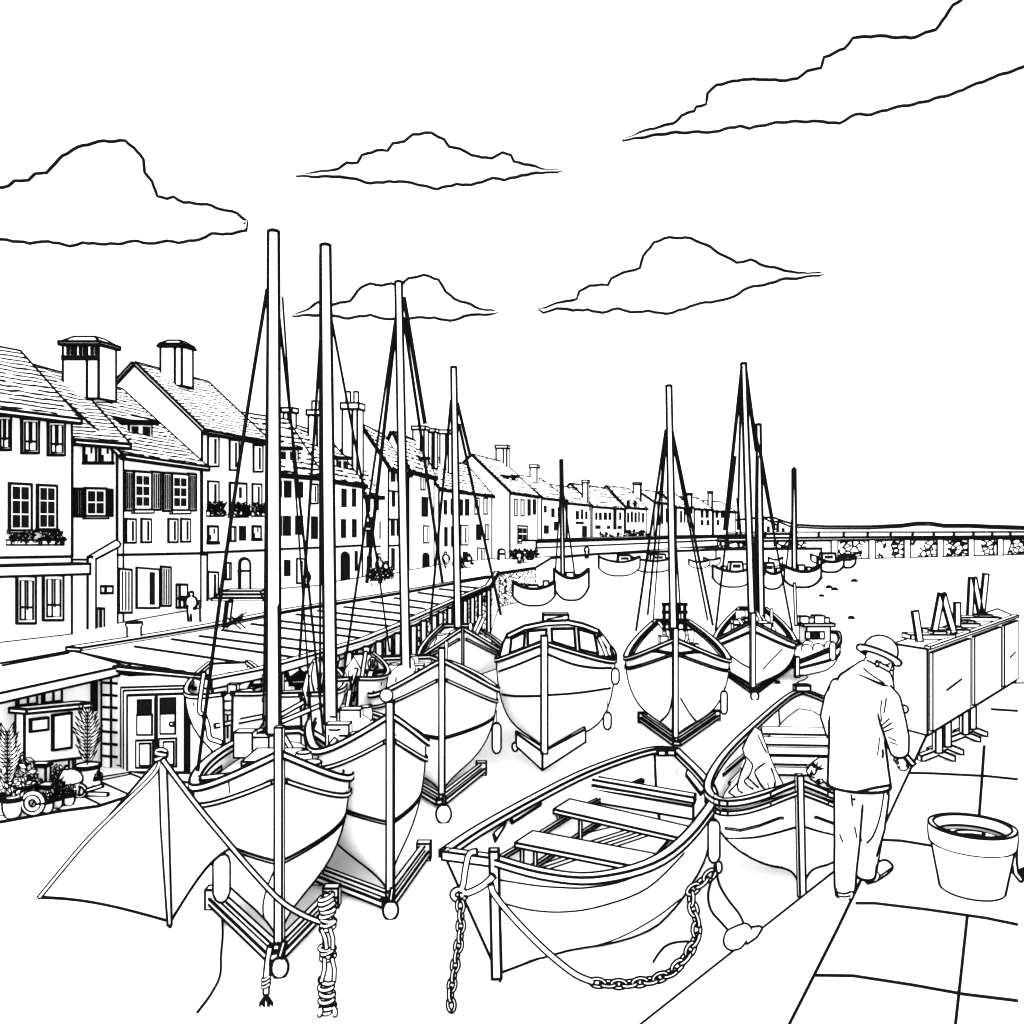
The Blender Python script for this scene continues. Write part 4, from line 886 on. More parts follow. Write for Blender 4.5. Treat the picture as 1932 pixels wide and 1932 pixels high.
deck_gear(b1, 1, 1.0, 8, .8); deck_gear(b2, 2, 1.0, 8, .8); deck_gear(b3, 3, 1.1, 8); deck_gear(b4, 4, 1.3, 10)
# B5 cabin boat
b5 = boat('cabin motor boat with a rounded wheelhouse of four windows', (1027, 1213, 1418), (939, 1246, 1158, 1243), (1040, 1200), 2.4, 7.0, name='motor_boat', kd=23.9, tw=.3, bs=.8, rail=(.13, .1), strake=None, wline=None, ink=1.05, postw=.17, head=.2, mid_p=.55, bow_p=1.0, kz=KZ, mid_v=1.15)
b5['hull'].trace([(942, 1267), (980, 1253), (1020, 1236)], 1.1); b5['hull'].trace([(1035, 1235), (1080, 1253), (1122, 1260), (1153, 1260)], 1.1)
b5['hull'].trace([(944, 1309), (972, 1313), (1019, 1313)], 1.1); b5['hull'].trace([(1036, 1311), (1090, 1307), (1151, 1298)], 1.1); b5['finish']()
cab = MB(); d0 = b5['ds'] + 1.6
prof = [(942, 1240), (948, 1215), (957, 1196), (990, 1180), (1030, 1172), (1072, 1170), (1100, 1176), (1129, 1188), (1148, 1212), (1156, 1238)]
ring0 = [P(x, y, d0) for x, y in prof]; cc_ = P(1050, 1240, d0); ring1 = [lerp(cc_, p, .9) + V((.1, 2.6, -.22)) for p in ring0]
cab.loft([ring0, ring1], closed=True, smooth=False, cap0=True, cap1=True); wh = cab.build('wheelhouse', 'paint', b5['o'], ink=1.1, crease=40)
for wq in ([(962, 1232), (965, 1205), (990, 1193), (988, 1221)], [(996, 1219), (996, 1191), (1031, 1188), (1029, 1206)], [(1042, 1210), (1041, 1187), (1083, 1186), (1086, 1224)], [(1094, 1225), (1091, 1187), (1121, 1196), (1128, 1233)]):
    m = MB(); m.prism([P(x, y, d0 - .05) for x, y in wq], V((0, .04, 0))); m.build('window', 'paint', b5['o'], ink=1.1)
m = MB(); up_ = [(957, 1197), (990, 1181), (1030, 1173), (1072, 1171), (1100, 1177), (1129, 1188)]
m.prism([P(x, y, d0 - .1) for x, y in up_ + [(x, y + 7) for x, y in up_[::-1]]], V((0, .12, 0))); m.build('roof_rim', 'paint', b5['o'], ink=.8)
m = MB(); box(m, P(1048, 1173, d0 + .5), .72, .5, .22); m.line([P(1032, 1168, d0 + .24), P(1062, 1163, d0 + .24)], .7); m.build('roof_box', 'metal', b5['o'], ink=1)
m = MB(); m.tube([P(1133, 1198, d0 - .2), P(1147, 1218, d0), P(1156, 1240, d0 + .2)], .05, 8); m.tube([P(1129, 1200, d0 - .2), P(1138, 1220, d0), P(1145, 1238, d0)], .04, 8); m.build('grab_rail', 'metal', b5['o'], ink=.8)
a = V((b5['K0'].x, b5['K0'].y - .1, WZ))
o = thing('boat_cradle', a, 'forked keel block under the cabin motor boat', 'cradle', 'timber cradles under the boats')
for x, y in ((975, 1384), (1104, 1376)):
    m = MB(); e = P(x, y, b5['ds'] + .9); f0 = P(1027, 1444, b5['ds'] - .15); m.hexa([f0 + V((-.05, 0, -.12)), e + V((0, 0, -.35)), e + V((0, .25, -.35)), f0 + V((.05, .25, -.12)), f0 + V((-.05, 0, .35)), e + V((0, 0, 0)), e + V((0, .25, 0)), f0 + V((.05, .25, .35))]); m.build('arm', 'wood', o, ink=1)
fender(937, 1370 - 5, 1425 - 5, 24, 14, 'pale fender between the third boat and the cabin boat')
fender(1161, 1262, 1290, 24.5, 12, 'fender swinging at the cabin boat right rail')
fender(1146, 1345, 1375, 25, 12, 'low fender hanging under the cabin boat right side')
fender(972, 1402, 1416, 25, 9, 'tiny fender under the cabin boat left bilge')
fender(1366, 1340 - 35, 1350 - 4, 28, 10, 'fender on the flank of the slim masted boat right of centre')
# B6
b6 = boat('slim masted boat right of the cabin boat with a rack behind its mast', (1274, 1207, 1395), (1182, 1244, 1372, 1240), (1268, 1172), 3.0, 7.2, tw=.42, bs=.35, strake=.9, mid_p=.66, rail=(.17, .1), wline=CZ - 232 * 27.1 / F, ink=.95, postw=.14, head=.35,
          cradle=((1212, 1356), (1350, 1352), 1277, 1412, 'slim masted boat', .06), ball=False)
b6['hull'].trace([(1269, 1315), (1262, 1345), (1245, 1362)], .9); b6['hull'].trace([(1284, 1318), (1300, 1345), (1313, 1360)], .9); b6['finish']()
mast(b6, 1262, 728, 1271, 1190, 30, 9, 1.0, stays=[((1256, 810), (1200, 1190), 32, 1.1), ((1257, 820), (1222, 1160), 32, 1.0), ((1257, 830), (1231, 1190), 32, .7), ((1268, 810), (1345, 1180), 32, 1.1), ((1267, 820), (1335, 1170), 32, .9), ((1264, 850), (1285, 1170), 30.5, .8)])
m = MB(); c = P(1255, 1185, 31)
for x in (1253, 1264, 1278, 1292): m.beam(P(x, 1190, 31), P(x, 1140, 31), .06, .06, V((0, 1, 0)))
for y in (1140, 1155, 1170): m.beam(P(1250, y, 30.9), P(1296, y, 30.9), .06, .06)
m.build('gallows_rack', 'metal', b6['o'], ink=.7); winch(b6, .13, 1.2, .6); coil(b6, .3, -.5, 1.2); coil(b6, .3, .5, 1.2)
# B7
b7 = boat('two masted boat behind the slim one, right of centre', (1420, 1173, 1300), (1350, 1210, 1497, 1206), (1420, 1148), 3.2, 7.8, tw=.42, bs=.35, strake=.9, mid_p=.7, rail=(.17, .1), wline=None, ink=.85, postw=.17, head=.35,
          cradle=((1362, 1262), (1490, 1255), 1424, 1321, 'two masted boat', .13))
b7['hull'].trace([(1440, 1262), (1450, 1250), (1475, 1225)], .8); b7['hull'].trace([(1376, 1235), (1400, 1252), (1415, 1260)], .8); b7['finish']()
mast(b7, 1403, 686, 1419, 1165, 40, 8, 1.05, stays=[((1400, 692), (1367, 1000), 42, 1.5), ((1388, 860), (1350, 1190), 41, 1.0), ((1407, 700), (1427, 850), 42, 1.6), ((1407, 720), (1462, 1000), 43, 1.0), ((1398, 720), (1392, 1000), 41, 1.0), ((1391, 940), (1398, 1010), 41, 1.0)])
mast(b7, 1431, 801, 1437, 1165, 42, 7, 1.0, stays=[((1434, 850), (1456, 975), 43, 1.4), ((1434, 870), (1495, 1190), 41, .9), ((1429, 860), (1425, 1150), 42, 1.6)])
winch(b7, .13, 1.3, .55); coil(b7, .3, -.5, 1.3, .6); coil(b7, .3, .4, 1.3, .6); p = at(b7, .3, .1); m = MB(); box(m, p, .9, .8, .9); m.build('deck_locker', 'wood', b7['o'], ink=.7)
sail_bundle(b7, .3, .8, .6, .1, .25, .6)

deck_gear(b6, 6, 1.1, 9); deck_gear(b7, 7, 1.3, 11)
# small craft farther out
def small_boat(label, x0, x1, ys, yb, d, ends=(0, 0), ink=.8, cabin=None, name='small_boat', kids=(), depth=.45, mastspec=None):
    d = F * (CZ - WZ - .3) / (yb - HY)
    a, b = P(x0, ys, d), P(x1, ys, d); kb = P(x0, yb, d).z; L = (b - a).length; o = thing(name, V(((a.x + b.x) / 2, d, WZ)), label, 'boat', 'small boats afloat in mid harbour')
    W = max(L * depth, .8); N = 16; m = MB(); rings = []
    for i in range(N + 1):
        t = i / N; c = lerp(a, b, t); hb_ = W / 2 * (max(0.02, math.sin(math.pi * lerp(ends[0], 1 - ends[1], t))) ** .6); sh = (t - .5) ** 2 * 4 * (a.z - kb) * .4; kr = (abs(t - .5) * 2) ** 3 * (a.z - kb) * .6
        rings.append([V((c.x, c.y + s_ * hb_ * math.sin(math.pi / 2 * q_) ** .7, lerp(kb + kr, a.z + sh, (1 - math.cos(math.pi / 2 * q_))))) for s_, q_ in [(-1, 1 - j / 7) for j in range(7)] + [(1, j / 7) for j in range(8)]])
    m.loft(rings, closed=False, cap0=ends[0] > 0, cap1=ends[1] > 0); m.build('hull', 'paint', o, ink=ink * 1.2)
    m = MB(); m.sweep([r[0] for r in rings], .1, .09); m.build('gunwale', 'paint', o, ink=ink * .7)
    m = MB(); m.sweep([r[-1] for r in rings], .1, .09); m.build('gunwale', 'paint', o, ink=ink * .7)
    m = MB(); m.loft([[lerp(r[0], r[-1], .04) - V((0, 0, .18)), lerp(r[0], r[-1], .96) - V((0, 0, .18))] for r in rings[1:-1]], closed=False, smooth=False); m.build('deck', 'wood', o, ink=ink * .5)
    if cabin:
        cx0, cx1, cy = cabin; p, q_ = P(cx0, ys + 2, d), P(cx1, ys + 2, d); hh = P(cx0, cy, d).z - p.z; m = MB(); ww = W * .3
        m.hexa([p + V((0, -ww, 0)), q_ + V((0, -ww, 0)), q_ + V((0, ww, 0)), p + V((0, ww, 0)), p + V((.1, -ww * .9, hh)), q_ + V((-.1, -ww * .9, hh)), q_ + V((-.1, ww * .9, hh)), p + V((.1, ww * .9, hh))]); m.build('cabin', 'paint', o, ink=ink)
        m = MB(); e = (q_ - p).x; m.hexa([p + V((e * f_, -ww - y_, hh * g_)) for g_ in (.45, .8) for f_, y_ in ((.2, .02), (.8, .02), (.8, -.05), (.2, -.05))], 2); m.build('window', 'paint', o, ink=0)
    if mastspec:
        xt, yt, xb, wd, st = mastspec; m = MB(); m.tube([P(xb, ys + 4, d), P(xt, yt, d)], [wd * d / F, wd * .6 * d / F], 8); m.build('mast', 'wood', o, ink=ink)
        for (sx, sy), (ex, ey) in st: m = MB(); m.tube([P(sx, sy, d), P(ex, ey, d + .3)], LW * d * .8, 5, 1); m.build('stay', 'metal', o, ink=0)
    for (kx, ky, kw, kh) in kids:
        p = P(kx, ky, d); m = MB(); box(m, p, kw * d / F, kw * d / F, kh * d / F); m.build('deck_box', 'wood', o, ink=ink * .7)
    return o
small_boat('blunt box ended white boat near the end of the striped terrace', 968, 1046, 1110, 1141, 74, (.2, .25), 1.0, None, kids=((985, 1110, 12, 8), (1005, 1110, 20, 6), (1030, 1108, 10, 12)))
small_boat('round bellied boat with a thin mast right of the blunt white one', 1046, 1110, 1090, 1131, 70, (.1, 0.05), 1.0, None, mastspec=(1059, 868, 1062, 2.2, (((1059, 900), (1047, 1090)), ((1059, 900), (1085, 1090)))), kids=((1075, 1090, 14, 10), (1092, 1090, 10, 6)))
small_boat('long low moored boat below the far white terrace', 1130, 1206, 1060, 1085, 120, (.05, .1), .8, (1165, 1190, 1048))
small_boat('flat boat beside the long low moored one, crossing the slim stays', 1190, 1272, 1058, 1078, 125, (.05, .1), .8, (1225, 1255, 1046))
small_boat('dark hulled looking workboat left of the two masts with a raised bow', 1345, 1420, 1078, 1106, 92, (.0, .15), .9, (1375, 1400, 1060), kids=((1365, 1078, 8, 10), (1405, 1078, 10, 14)))
small_boat('workboat with stacked gear just right of the two masts', 1436, 1478, 1082, 1110, 90, (.1, .1), .9, (1442, 1460, 1062), kids=((1468, 1082, 8, 10),))
small_boat('beamy boat with a black thin mast and ball top on the right', 1478, 1548, 1078, 1106, 88, (.05, .0), 1.1, None, mastspec=(1498, 886, 1499, 3, (((1498, 950), (1482, 1078)),)), kids=((1510, 1078, 12, 12), (1525, 1078, 8, 8)))
small_boat('white cabin cruiser right of the ball topped mast', 1543, 1590, 1060, 1078, 100, (.0, .05), 1.0, (1548, 1575, 1044), kids=())
small_boat('short square sterned launch farthest right before the pier', 1586, 1612, 1056, 1070, 104, (.1, .25), .9, (1590, 1602, 1046))
m = MB(); m.ball(P(1498, 884, F * 6.5 / 106), .24, 10, 1); tag(m.build('mast_ball', 'dark', ink=0), 'black ball on top of the thin right mast', 'ball')
# far moored dinghies along the lower quay
for i, (x, y, w_, lb) in enumerate(((1236, 1052, 34, 'tiny dinghy left of the slim mast stays'), (1300, 1060, 38, 'tiny dinghy just right of the slim mast'), (1328, 1056, 30, 'tiny dinghy between the two mast groups'), (1160, 1052, 34, 'tiny dinghy under the far arched windows'), (1450, 1056, 26, 'tiny dinghy by the pier root'), (1530, 1050, 30, 'tiny dinghy against the pier stones'))):
    small_boat(lb, x, x + w_, y, y + 11, 140, (.05, .1), .6, None)
# B8: cluttered workboat near right
b8i = boat('small cluttered workboat with a low cabin right of the two masted boat', (1504, 1250, 1276), (1497, 1222, 1575, 1216), (1556, 1192), 1.6, 5.2, name='workboat', kd=38.5, tw=.4, bs=.7, strake=.7, wline=None, ink=.85, postw=.16, head=.25, deck=.1, mid_p=.6)
b8i['finish'](); b8 = b8i['o']; d8 = 40.0
m = MB(); box(m, P(1537, 1215, d8 + .8), 1.05, 1.0, .85); m.build('cabin', 'paint', b8, ink=.8)
m = MB(); box(m, P(1537, 1179, d8 + .8), 1.4, 1.2, .12); m.build('cabin_roof', 'paint', b8, ink=.8)
for x in (1520, 1533, 1546): m = MB(); m.prism([P(x, 1205, d8 + .25), P(x + 9, 1205, d8 + .25), P(x + 9, 1192, d8 + .25), P(x, 1192, d8 + .25)], V((0, .03, 0)), 0 if x != 1533 else 2); m.build('window', 'paint', b8, ink=.7)
for x, y, s_ in ((1515, 1176, .4), (1528, 1175, .3), (1543, 1176, .45), (1556, 1175, .3)): m = MB(); box(m, P(x, y, d8 + .7), s_, s_, s_ * .8); m.build('gear_box', 'wood', b8, ink=.7)
for t_, f_ in ((.3, .4), (.4, -.3), (.25, -.1), (.45, .7)): m = MB(); m.ball(at(b8i, t_, f_, .15), .22, 10, squash=(1, 1, .8)); m.build('gear_bag', 'cloth', b8, ink=.7)
m = MB(); m.tube([P(1502, 1180, d8), P(1499, 1100, d8)], .04, 6); m.build('pole', 'wood', b8, ink=.7)
fender(1571, 1212, 1245, 38, 9, 'fender hung over the cluttered workboat stern', .8)
# birds / floats dots
for i, (x, y, s_, lb) in enumerate(((1564, 1110, 5, 'dark float below the cabin cruiser'), (1575, 1114, 5, 'second dark float beside the one under the cabin cruiser'), (1606, 1168, 5, 'ring shaped dark float alone in open water'), (1612, 1098, 5, 'upright dark float under the launch'), (1550, 1316 - 190, 4, 'dark float above the cluttered workboat'), (1467, 1290, 4, 'dark float right of the two masted boat cradle'))):
    p = G(x, y, WZ); m = MB(); m.ball(p + V((0, 0, .05)), s_ * 1.5 * p.y / F, 10, 1, squash=(1, 1, .8)); tag(m.build('float', 'dark', ink=0), lb, 'float', 'dark floats dotting the water')

# ---- rowing boats
def rowboat(label, Lg, Rg, Kl, ink=1.1, name='rowing_boat', full=.8, close_far=True, ns=12):
    """Lg, Rg: gunwale points near to far; Kl: keel points; all world"""
    def res(P_, n):
        out = []
        for i in range(n):                        # Catmull-Rom
            t = i / (n - 1) * (len(P_) - 1); j = min(int(t), len(P_) - 2); u_ = t - j
            p0, p1, p2, p3 = P_[max(j - 1, 0)], P_[j], P_[j + 1], P_[min(j + 2, len(P_) - 1)]
            out.append(.5 * ((2 * p1) + (p2 - p0) * u_ + (2 * p0 - 5 * p1 + 4 * p2 - p3) * u_ * u_ + (3 * p1 - p0 - 3 * p2 + p3) * u_ ** 3))
        return out
    n = 33; l, r, k = res(Lg, n), res(Rg, n), res(Kl, n)
    def sec(i, s_, side):
        g = l[i] if side < 0 else r[i]; e = min(1, i / 17) ** .8 if full < 1 else min(1, .3 + i / 12); ww = lerp(s_, math.sin(math.pi / 2 * s_) ** full, e); zz = lerp(s_, 1 - math.cos(math.pi / 2 * s_), e)
        return V((lerp(k[i].x, g.x, ww), lerp(k[i].y, g.y, ww), lerp(k[i].z, g.z, zz)))
    rings = [[sec(i, 1 - j / ns, -1) for j in range(ns)] + [sec(i, j / ns, 1) for j in range(ns + 1)] for i in range(n)]
    o = thing(name, V((k[n // 3].x, k[n // 3].y, WZ)), label, 'boat', 'open rowing boats in the foreground')
    m = MB(); m.loft(rings, closed=False, cap0=True); m.noink |= set(range(len(m.f) - 1 - 6 * (len(rings[0]) - 1), len(m.f) - 1))
    return o, m, l, r, k, sec
GZ = -1.5
ZR = lambda x, y, z=GZ: G(x, y, z)
# R1
kz1 = -3.93
nearpost_d = F * (CZ - kz1) / 838; zp = CZ - 622 * nearpost_d / F
Lg = [G(838, 1611, zp), G(905, 1566, zp), G(1000, 1512, zp), G(1100, 1461, zp), G(1190, 1427, zp), G(1240, 1415, zp), G(1276, 1418, zp)]
Rg = [G(935, 1624, zp), G(1030, 1650, zp), G(1130, 1656, zp), G(1245, 1622, zp), G(1322, 1550, zp), G(1343, 1492, zp), G(1276, 1418, zp)]
kx = [P(940, 1838, nearpost_d), G(1040, 1800, kz1), G(1130, 1755, kz1), G(1190, 1715, kz1 + .1), G(1240, 1680, kz1 + .2), G(1270, 1640, kz1 + .5), G(1280, 1450, zp - .5)]
r1, m, l, r, k, sec = rowboat('open wooden rowing boat in front with thwarts and a chain on its stem', Lg, Rg, kx, full=.62)
for pix in ([(945, 1660), (1010, 1670), (1060, 1674), (1110, 1674), (1180, 1660), (1260, 1620), (1310, 1570)], [(955, 1705), (1000, 1716), (1060, 1720), (1130, 1710), (1220, 1676), (1290, 1610)], [(1040, 1800), (1150, 1775), (1230, 1735), (1290, 1690)]):
    m.trace(pix, .9)
m.build('hull', 'paint', r1, ink=1.25)
def railing(pts, par, w_=.12, h_=.09, k_=1.1): g = MB(); g.sweep(pts, w_, h_); g.build('gunwale', 'paint', par, ink=k_)
railing(l, r1, .15); railing(r, r1, .15)
g = MB(); g.beam(l[0], r[0], .15, .12); g.build('transom_rail', 'paint', r1)
g = MB(); a = kx[0] + V((-.02, -.07, 0)); g.beam(V((a.x - .04, a.y, CZ - 604 * a.y / F)), a, .13, .13, V((0, 1, 0))); g.build('stem_post', 'wood', r1, ink=1.1)
g = MB(); g.beam(kx[0] + V((0, -.05, -.02)), kx[1] + V((0, -.05, -.02)), .1, .16); g.beam(kx[1] + V((0, -.05, -.02)), kx[2] + V((0, -.05, .0)), .1, .16); g.build('keel', 'wood', r1, ink=.9)
# inner lining (shelf line) and floor
def inner(i0, i1, s_, side, w_, h_, nm, k_=.9):
    g = MB(); g.sweep([lerp(sec(i, s_, side), k[i], .06) for i in range(i0, i1)], w_, h_); g.build(nm, 'wood', r1, ink=k_)
inner(1, 24, .8, -1, .07, .05, 'riser'); inner(1, 18, .62, -1, .07, .05, 'riser')
zf = -3.0
fl = MB(); fl.prism([lerp(sec(i, .5, -1), k[i], .1) for i in range(2, 26, 3)] + [lerp(sec(i, .5, 1), k[i], .1) for i in range(25, 1, -3)], V((0, 0, .03)))
def thwart(pix4, z, par, th=.07, nm='thwart', k_=1.0):
    g = MB(); c = [G(x, y, z) for x, y in pix4]; g.prism([p - V((0, 0, th)) for p in c], V((0, 0, th))); g.build(nm, 'wood', par, ink=k_)
zt = zp - .3
floorz = zp - .95
g = MB(); fp = [(900, 1640), (1000, 1600), (1120, 1560), (1250, 1530), (1310, 1560), (1230, 1660), (1100, 1690), (960, 1680)]
c = [G(x, y, floorz) for x, y in fp]
cc = sum(c, V((0, 0, 0))) / len(c); c = [lerp(cc, p, .8) for p in c]
g.prism([p - V((0, 0, .03)) for p in c], V((0, 0, .03)))
for t in (.2, .35, .5, .65, .8): g.line([lerp(c[0], c[7], t) + V((0, 0, .005)), lerp(c[3], c[4], t) + V((0, 0, .005))], .8)
g.build('bottom_boards', 'wood', r1, ink=.8)
thwart([(972, 1590), (1245, 1644), (1272, 1618), (1005, 1568)], zt, r1)
thwart([(1045, 1527), (1286, 1582), (1308, 1562), (1075, 1508)], zt, r1)
thwart([(1100, 1468), (1310, 1505), (1312, 1498), (1104, 1462)], zt + .12, r1, .1, 'stern_bench')
g = MB(); c = [G(x, y, zt + .12) for x, y in ((1100, 1470), (1308, 1503))]
g.prism([c[0] - V((0, 0, .42)), c[1] - V((0, 0, .42)), c[1] - V((0, 0, .1)), c[0] - V((0, 0, .1))], V((0, .05, 0))); g.line([c[0] + V((.08, -.02, -.36)), c[0] + V((.08, -.02, -.17)), c[1] + V((-.05, -.02, -.17))], 1); g.build('bulkhead', 'wood', r1)
for x, y in ((985, 1592), (1010, 1597), (1053, 1530), (1095, 1540)):
    g = MB(); p = G(x, y, zt - .07); g.beam(p, p - V((0, 0, .45)), .05, .05, V((0, 1, 0))); g.build('thwart_knee', 'wood', r1, ink=.8)
for pix in ([(905, 1595), (948, 1552), (955, 1545)], [(925, 1605), (960, 1570)]):
    pass
def slot(x0, y0, x1, y1, x2, y2, x3, y3, par, z):
    g = MB(); c = [G(x, y, z) for x, y in ((x0, y0), (x1, y1), (x2, y2), (x3, y3))]; g.prism(c, V((.02, 0, .03))); g.build('rowlock_pad', 'wood', par, ink=.9)
slot(962, 1546, 1015, 1512, 1019, 1520, 966, 1554, r1, zp - .12); slot(930, 1575, 952, 1556, 950, 1562, 934, 1588, r1, zp - .12)
g = MB(); p = G(1255, 1424, zp + .02); box(g, p + V((-.08, 0, 0)), .16, .1, .1); box(g, p + V((.12, .02, 0)), .16, .1, .1); g.build('fairlead', 'metal', r1)
g = MB(); g.prism([G(x, y, zp - .1) for x, y in ((1298, 1452), (1328, 1492), (1322, 1500), (1294, 1464))], V((0, 0, .04))); g.build('rowlock_pad', 'wood', r1, ink=.9)

# R2
d2 = F * (CZ + 3.9) / 693; z2 = CZ - 478 * d2 / F - .0; z2g = z2 - .25
Lg = [P(1508, 1476, d2), G(1450, 1497, z2g), G(1395, 1512, z2g), G(1352, 1510, z2g), G(1336, 1480, z2g), G(1372, 1420, z2g), G(1440, 1355, z2g), G(1490, 1314, z2g), G(1515, 1304, z2g)]
Rg = [P(1508, 1476, d2), G(1560, 1495, z2g), G(1610, 1508, z2g), G(1640, 1505, z2g), G(1652, 1480, z2g), G(1640, 1420, z2g), G(1600, 1355, z2g), G(1560, 1322, z2g), G(1515, 1304, z2g)]
kk = [P(1513, 1693, d2)] + [V((lerp(P(1513, 0, d2).x, G(1515, 1304, z2g).x, t), lerp(d2, G(1515, 1304, z2g).y, t), -3.9 + .5 * max(0, t - .6))) for t in (.08, .18, .3, .42, .56, .7, .85, .98)]
r2, m, l2, r2g, k2, sec2 = rowboat('open boat beside the quay carrying a crumpled tarpaulin and slatted bench', Lg, Rg, kk, full=1.0)
m.trace([(1358, 1580), (1400, 1581), (1440, 1577), (1505, 1560)], .9); m.trace([(1518, 1560), (1545, 1568), (1575, 1575)], .9)
m.trace([(1362, 1592), (1400, 1625), (1440, 1650), (1500, 1685)], 1.0); m.build('hull', 'paint', r2, ink=1.15)
for pts in (l2, r2g):
    railing(pts, r2, .13, .09, 1.0)
    g = MB(); g.sweep([p + V((0, -.04, -.16)) for p in pts[:18]], .1, .07); g.build('rubbing_strake', 'wood', r2, ink=.9)
g = MB(); g.beam(P(1508, 1462, d2 - .08), P(1513, 1693, d2 - .08), .1, .12, V((0, 1, 0))); g.build('stem_post', 'wood', r2, ink=.85)
g = MB(); fl2 = [lerp(l2[i], r2g[i], .06) - V((0, 0, .5)) for i in range(3, 31, 3)] + [lerp(l2[i], r2g[i], .94) - V((0, 0, .5)) for i in range(30, 2, -3)]; g.prism(fl2, V((0, 0, .03))); g.build('bottom_boards', 'wood', r2, ink=.6)
for j, (y, x0) in enumerate(((1371, 1438), (1391, 1442), (1410, 1450), (1428, 1455), (1448, 1463))):
    thwart([(x0, y + 13), (1600, y + 16), (1600, y + 3), (x0 - 2, y)], z2g - .18 - .03 * j, r2, .015, 'bench_slat', .65)
for j, (a, b) in enumerate((((1350, 1448), (1395, 1405)), ((1356, 1452), (1410, 1400)), ((1362, 1462), (1420, 1412)), ((1378, 1478), (1425, 1430)))):
    g = MB(); g.beam(G(*a, z2g - .3), G(*b, z2g - .3), .06, .04); g.build('rib', 'wood', r2, ink=.7)
g = MB(); p = G(1513, 1303, z2g + .05); box(g, p, .42, .2, .16); st_ = g.build('stern_pad', 'wood', r2, ink=1)
g = MB(); q0 = p + V((0, 0, .2)); g.tube([q0 + V((x * 1.1, 0, z * 1.0)) for x, z in ((-.15, .2), (-.08, .25), (.1, .25), (.15, .19), (.08, .12), (-.08, .06), (-.16, .0), (.14, 0))], .025, 6, 1); g.build('stern_bracket', 'metal', r2, ink=0)
# tarpaulin
def heap(name, lb, cat, pix, d, z0, fold=(), k_=1.0, seed=1, matn='cloth', fat=.35):
    rnd = random.Random(seed); rim = [P(x, y, d) for x, y in pix]; c = sum(rim, V((0, 0, 0))) / len(rim)
    m = MB(); f1 = [lerp(c, p, .75) + V((0, -fat * .7 + rnd.uniform(-.04, .04), 0)) for p in rim]; f2 = [lerp(c, p, .35) + V((0, -fat, 0)) for p in rim]; f3 = [lerp(c, p, .02) + V((0, -fat * 1.05, 0)) for p in rim]
    b1_ = [lerp(c, p, .8) + V((0, fat * .7, 0)) for p in rim]; b2_ = [lerp(c, p, .02) + V((0, fat, 0)) for p in rim]
    m.loft([f3, f2, f1, rim, b1_, b2_]); m.line(rim + [rim[0]], k_)
    for fo in fold: m.trace(fo, k_ * .85, step=4)
    return tag(m.build(name, matn, ink=0), lb, cat)
heap('tarpaulin', 'crumpled peaked tarpaulin slumped over the boat side rail', 'tarpaulin', [(1384, 1492), (1400, 1478), (1432, 1450 - 20), (1418, 1400), (1432, 1378), (1442, 1372), (1452, 1395), (1462, 1425), (1480, 1455), (1500, 1482), (1490, 1495), (1460, 1500), (1440, 1502), (1410, 1505), (1392, 1503)], 16.6, 0,
     fold=(((1425, 1428), (1440, 1440), (1438, 1460), (1425, 1470), (1440, 1485)), ((1448, 1385), (1456, 1405), (1462, 1420)), ((1418, 1450), (1408, 1480), (1415, 1492)), ((1460, 1440), (1445, 1455), (1450, 1475), (1462, 1490)), ((1468, 1455), (1480, 1478), (1475, 1490)), ((1450, 1420), (1442, 1438)))) if False else None
heap('tarpaulin', 'crumpled peaked tarpaulin slumped inside the open boat by the quay', 'tarpaulin', [(1376, 1495), (1392, 1478), (1398, 1460), (1408, 1435), (1402, 1412), (1412, 1390), (1424, 1372), (1434, 1378), (1442, 1400), (1452, 1428), (1462, 1452), (1478, 1482), (1470, 1494), (1440, 1500), (1410, 1505), (1390, 1505)], 16.6, 0,
     fold=(((1405, 1425), (1420, 1442), (1415, 1462), (1405, 1475), (1420, 1488)), ((1430, 1388), (1440, 1410), (1446, 1420)), ((1400, 1450), (1392, 1485), (1400, 1495)), ((1442, 1440), (1425, 1455), (1432, 1475), (1445, 1492)), ((1455, 1450), (1462, 1475), (1458, 1490)), ((1412, 1468), (1430, 1485)), ((1448, 1478), (1452, 1492))))
rnd = random.Random(5); fo = []
for _ in range(16):
    x, y = rnd.uniform(1528, 1565), rnd.uniform(1440, 1480); fo.append(((x, y), (x + rnd.uniform(-10, 10), y + rnd.uniform(-8, 8)), (x + rnd.uniform(-14, 14), y + rnd.uniform(-10, 10))))
heap('net_heap', 'tangled heap of nets in the boat bow beside the standing man', 'nets', [(1522, 1455), (1532, 1440), (1545, 1430), (1565, 1430), (1580, 1440), (1585, 1465), (1575, 1485), (1562, 1490), (1545, 1480), (1530, 1470)], 16.3, 0, fold=fo, k_=.9, seed=4)

# ---------------------------------------------------------------- fender with ropes at the rowing boats
fender(1347, 1548, 1626, 12.0, 19, 'long white fender between the two open boats', 1.1)
def rope(pts, r, lb, name='rope', ink=.9, n=8, cat='rope', mt=0, group=None, smoothn=6):
    out = []
    for j in range(len(pts) - 1):
        p0, p1, p2, p3 = pts[max(j - 1, 0)], pts[j], pts[j + 1], pts[min(j + 2, len(pts) - 1)]
        for i in range(smoothn):
            u_ = i / smoothn; out.append(.5 * ((2 * p1) + (p2 - p0) * u_ + (2 * p0 - 5 * p1 + 4 * p2 - p3) * u_ * u_ + (3 * p1 - p0 - 3 * p2 + p3) * u_ ** 3))
    out.append(pts[-1]); m = MB(); m.tube(out, r, n, mt); return tag(m.build(name, 'cloth', ink=ink if mt == 0 else 0), lb, cat, group)
R = lambda pix, d: [P(x, y, d) for x, y in pix]
b_ = P(1350, 1626, 12)
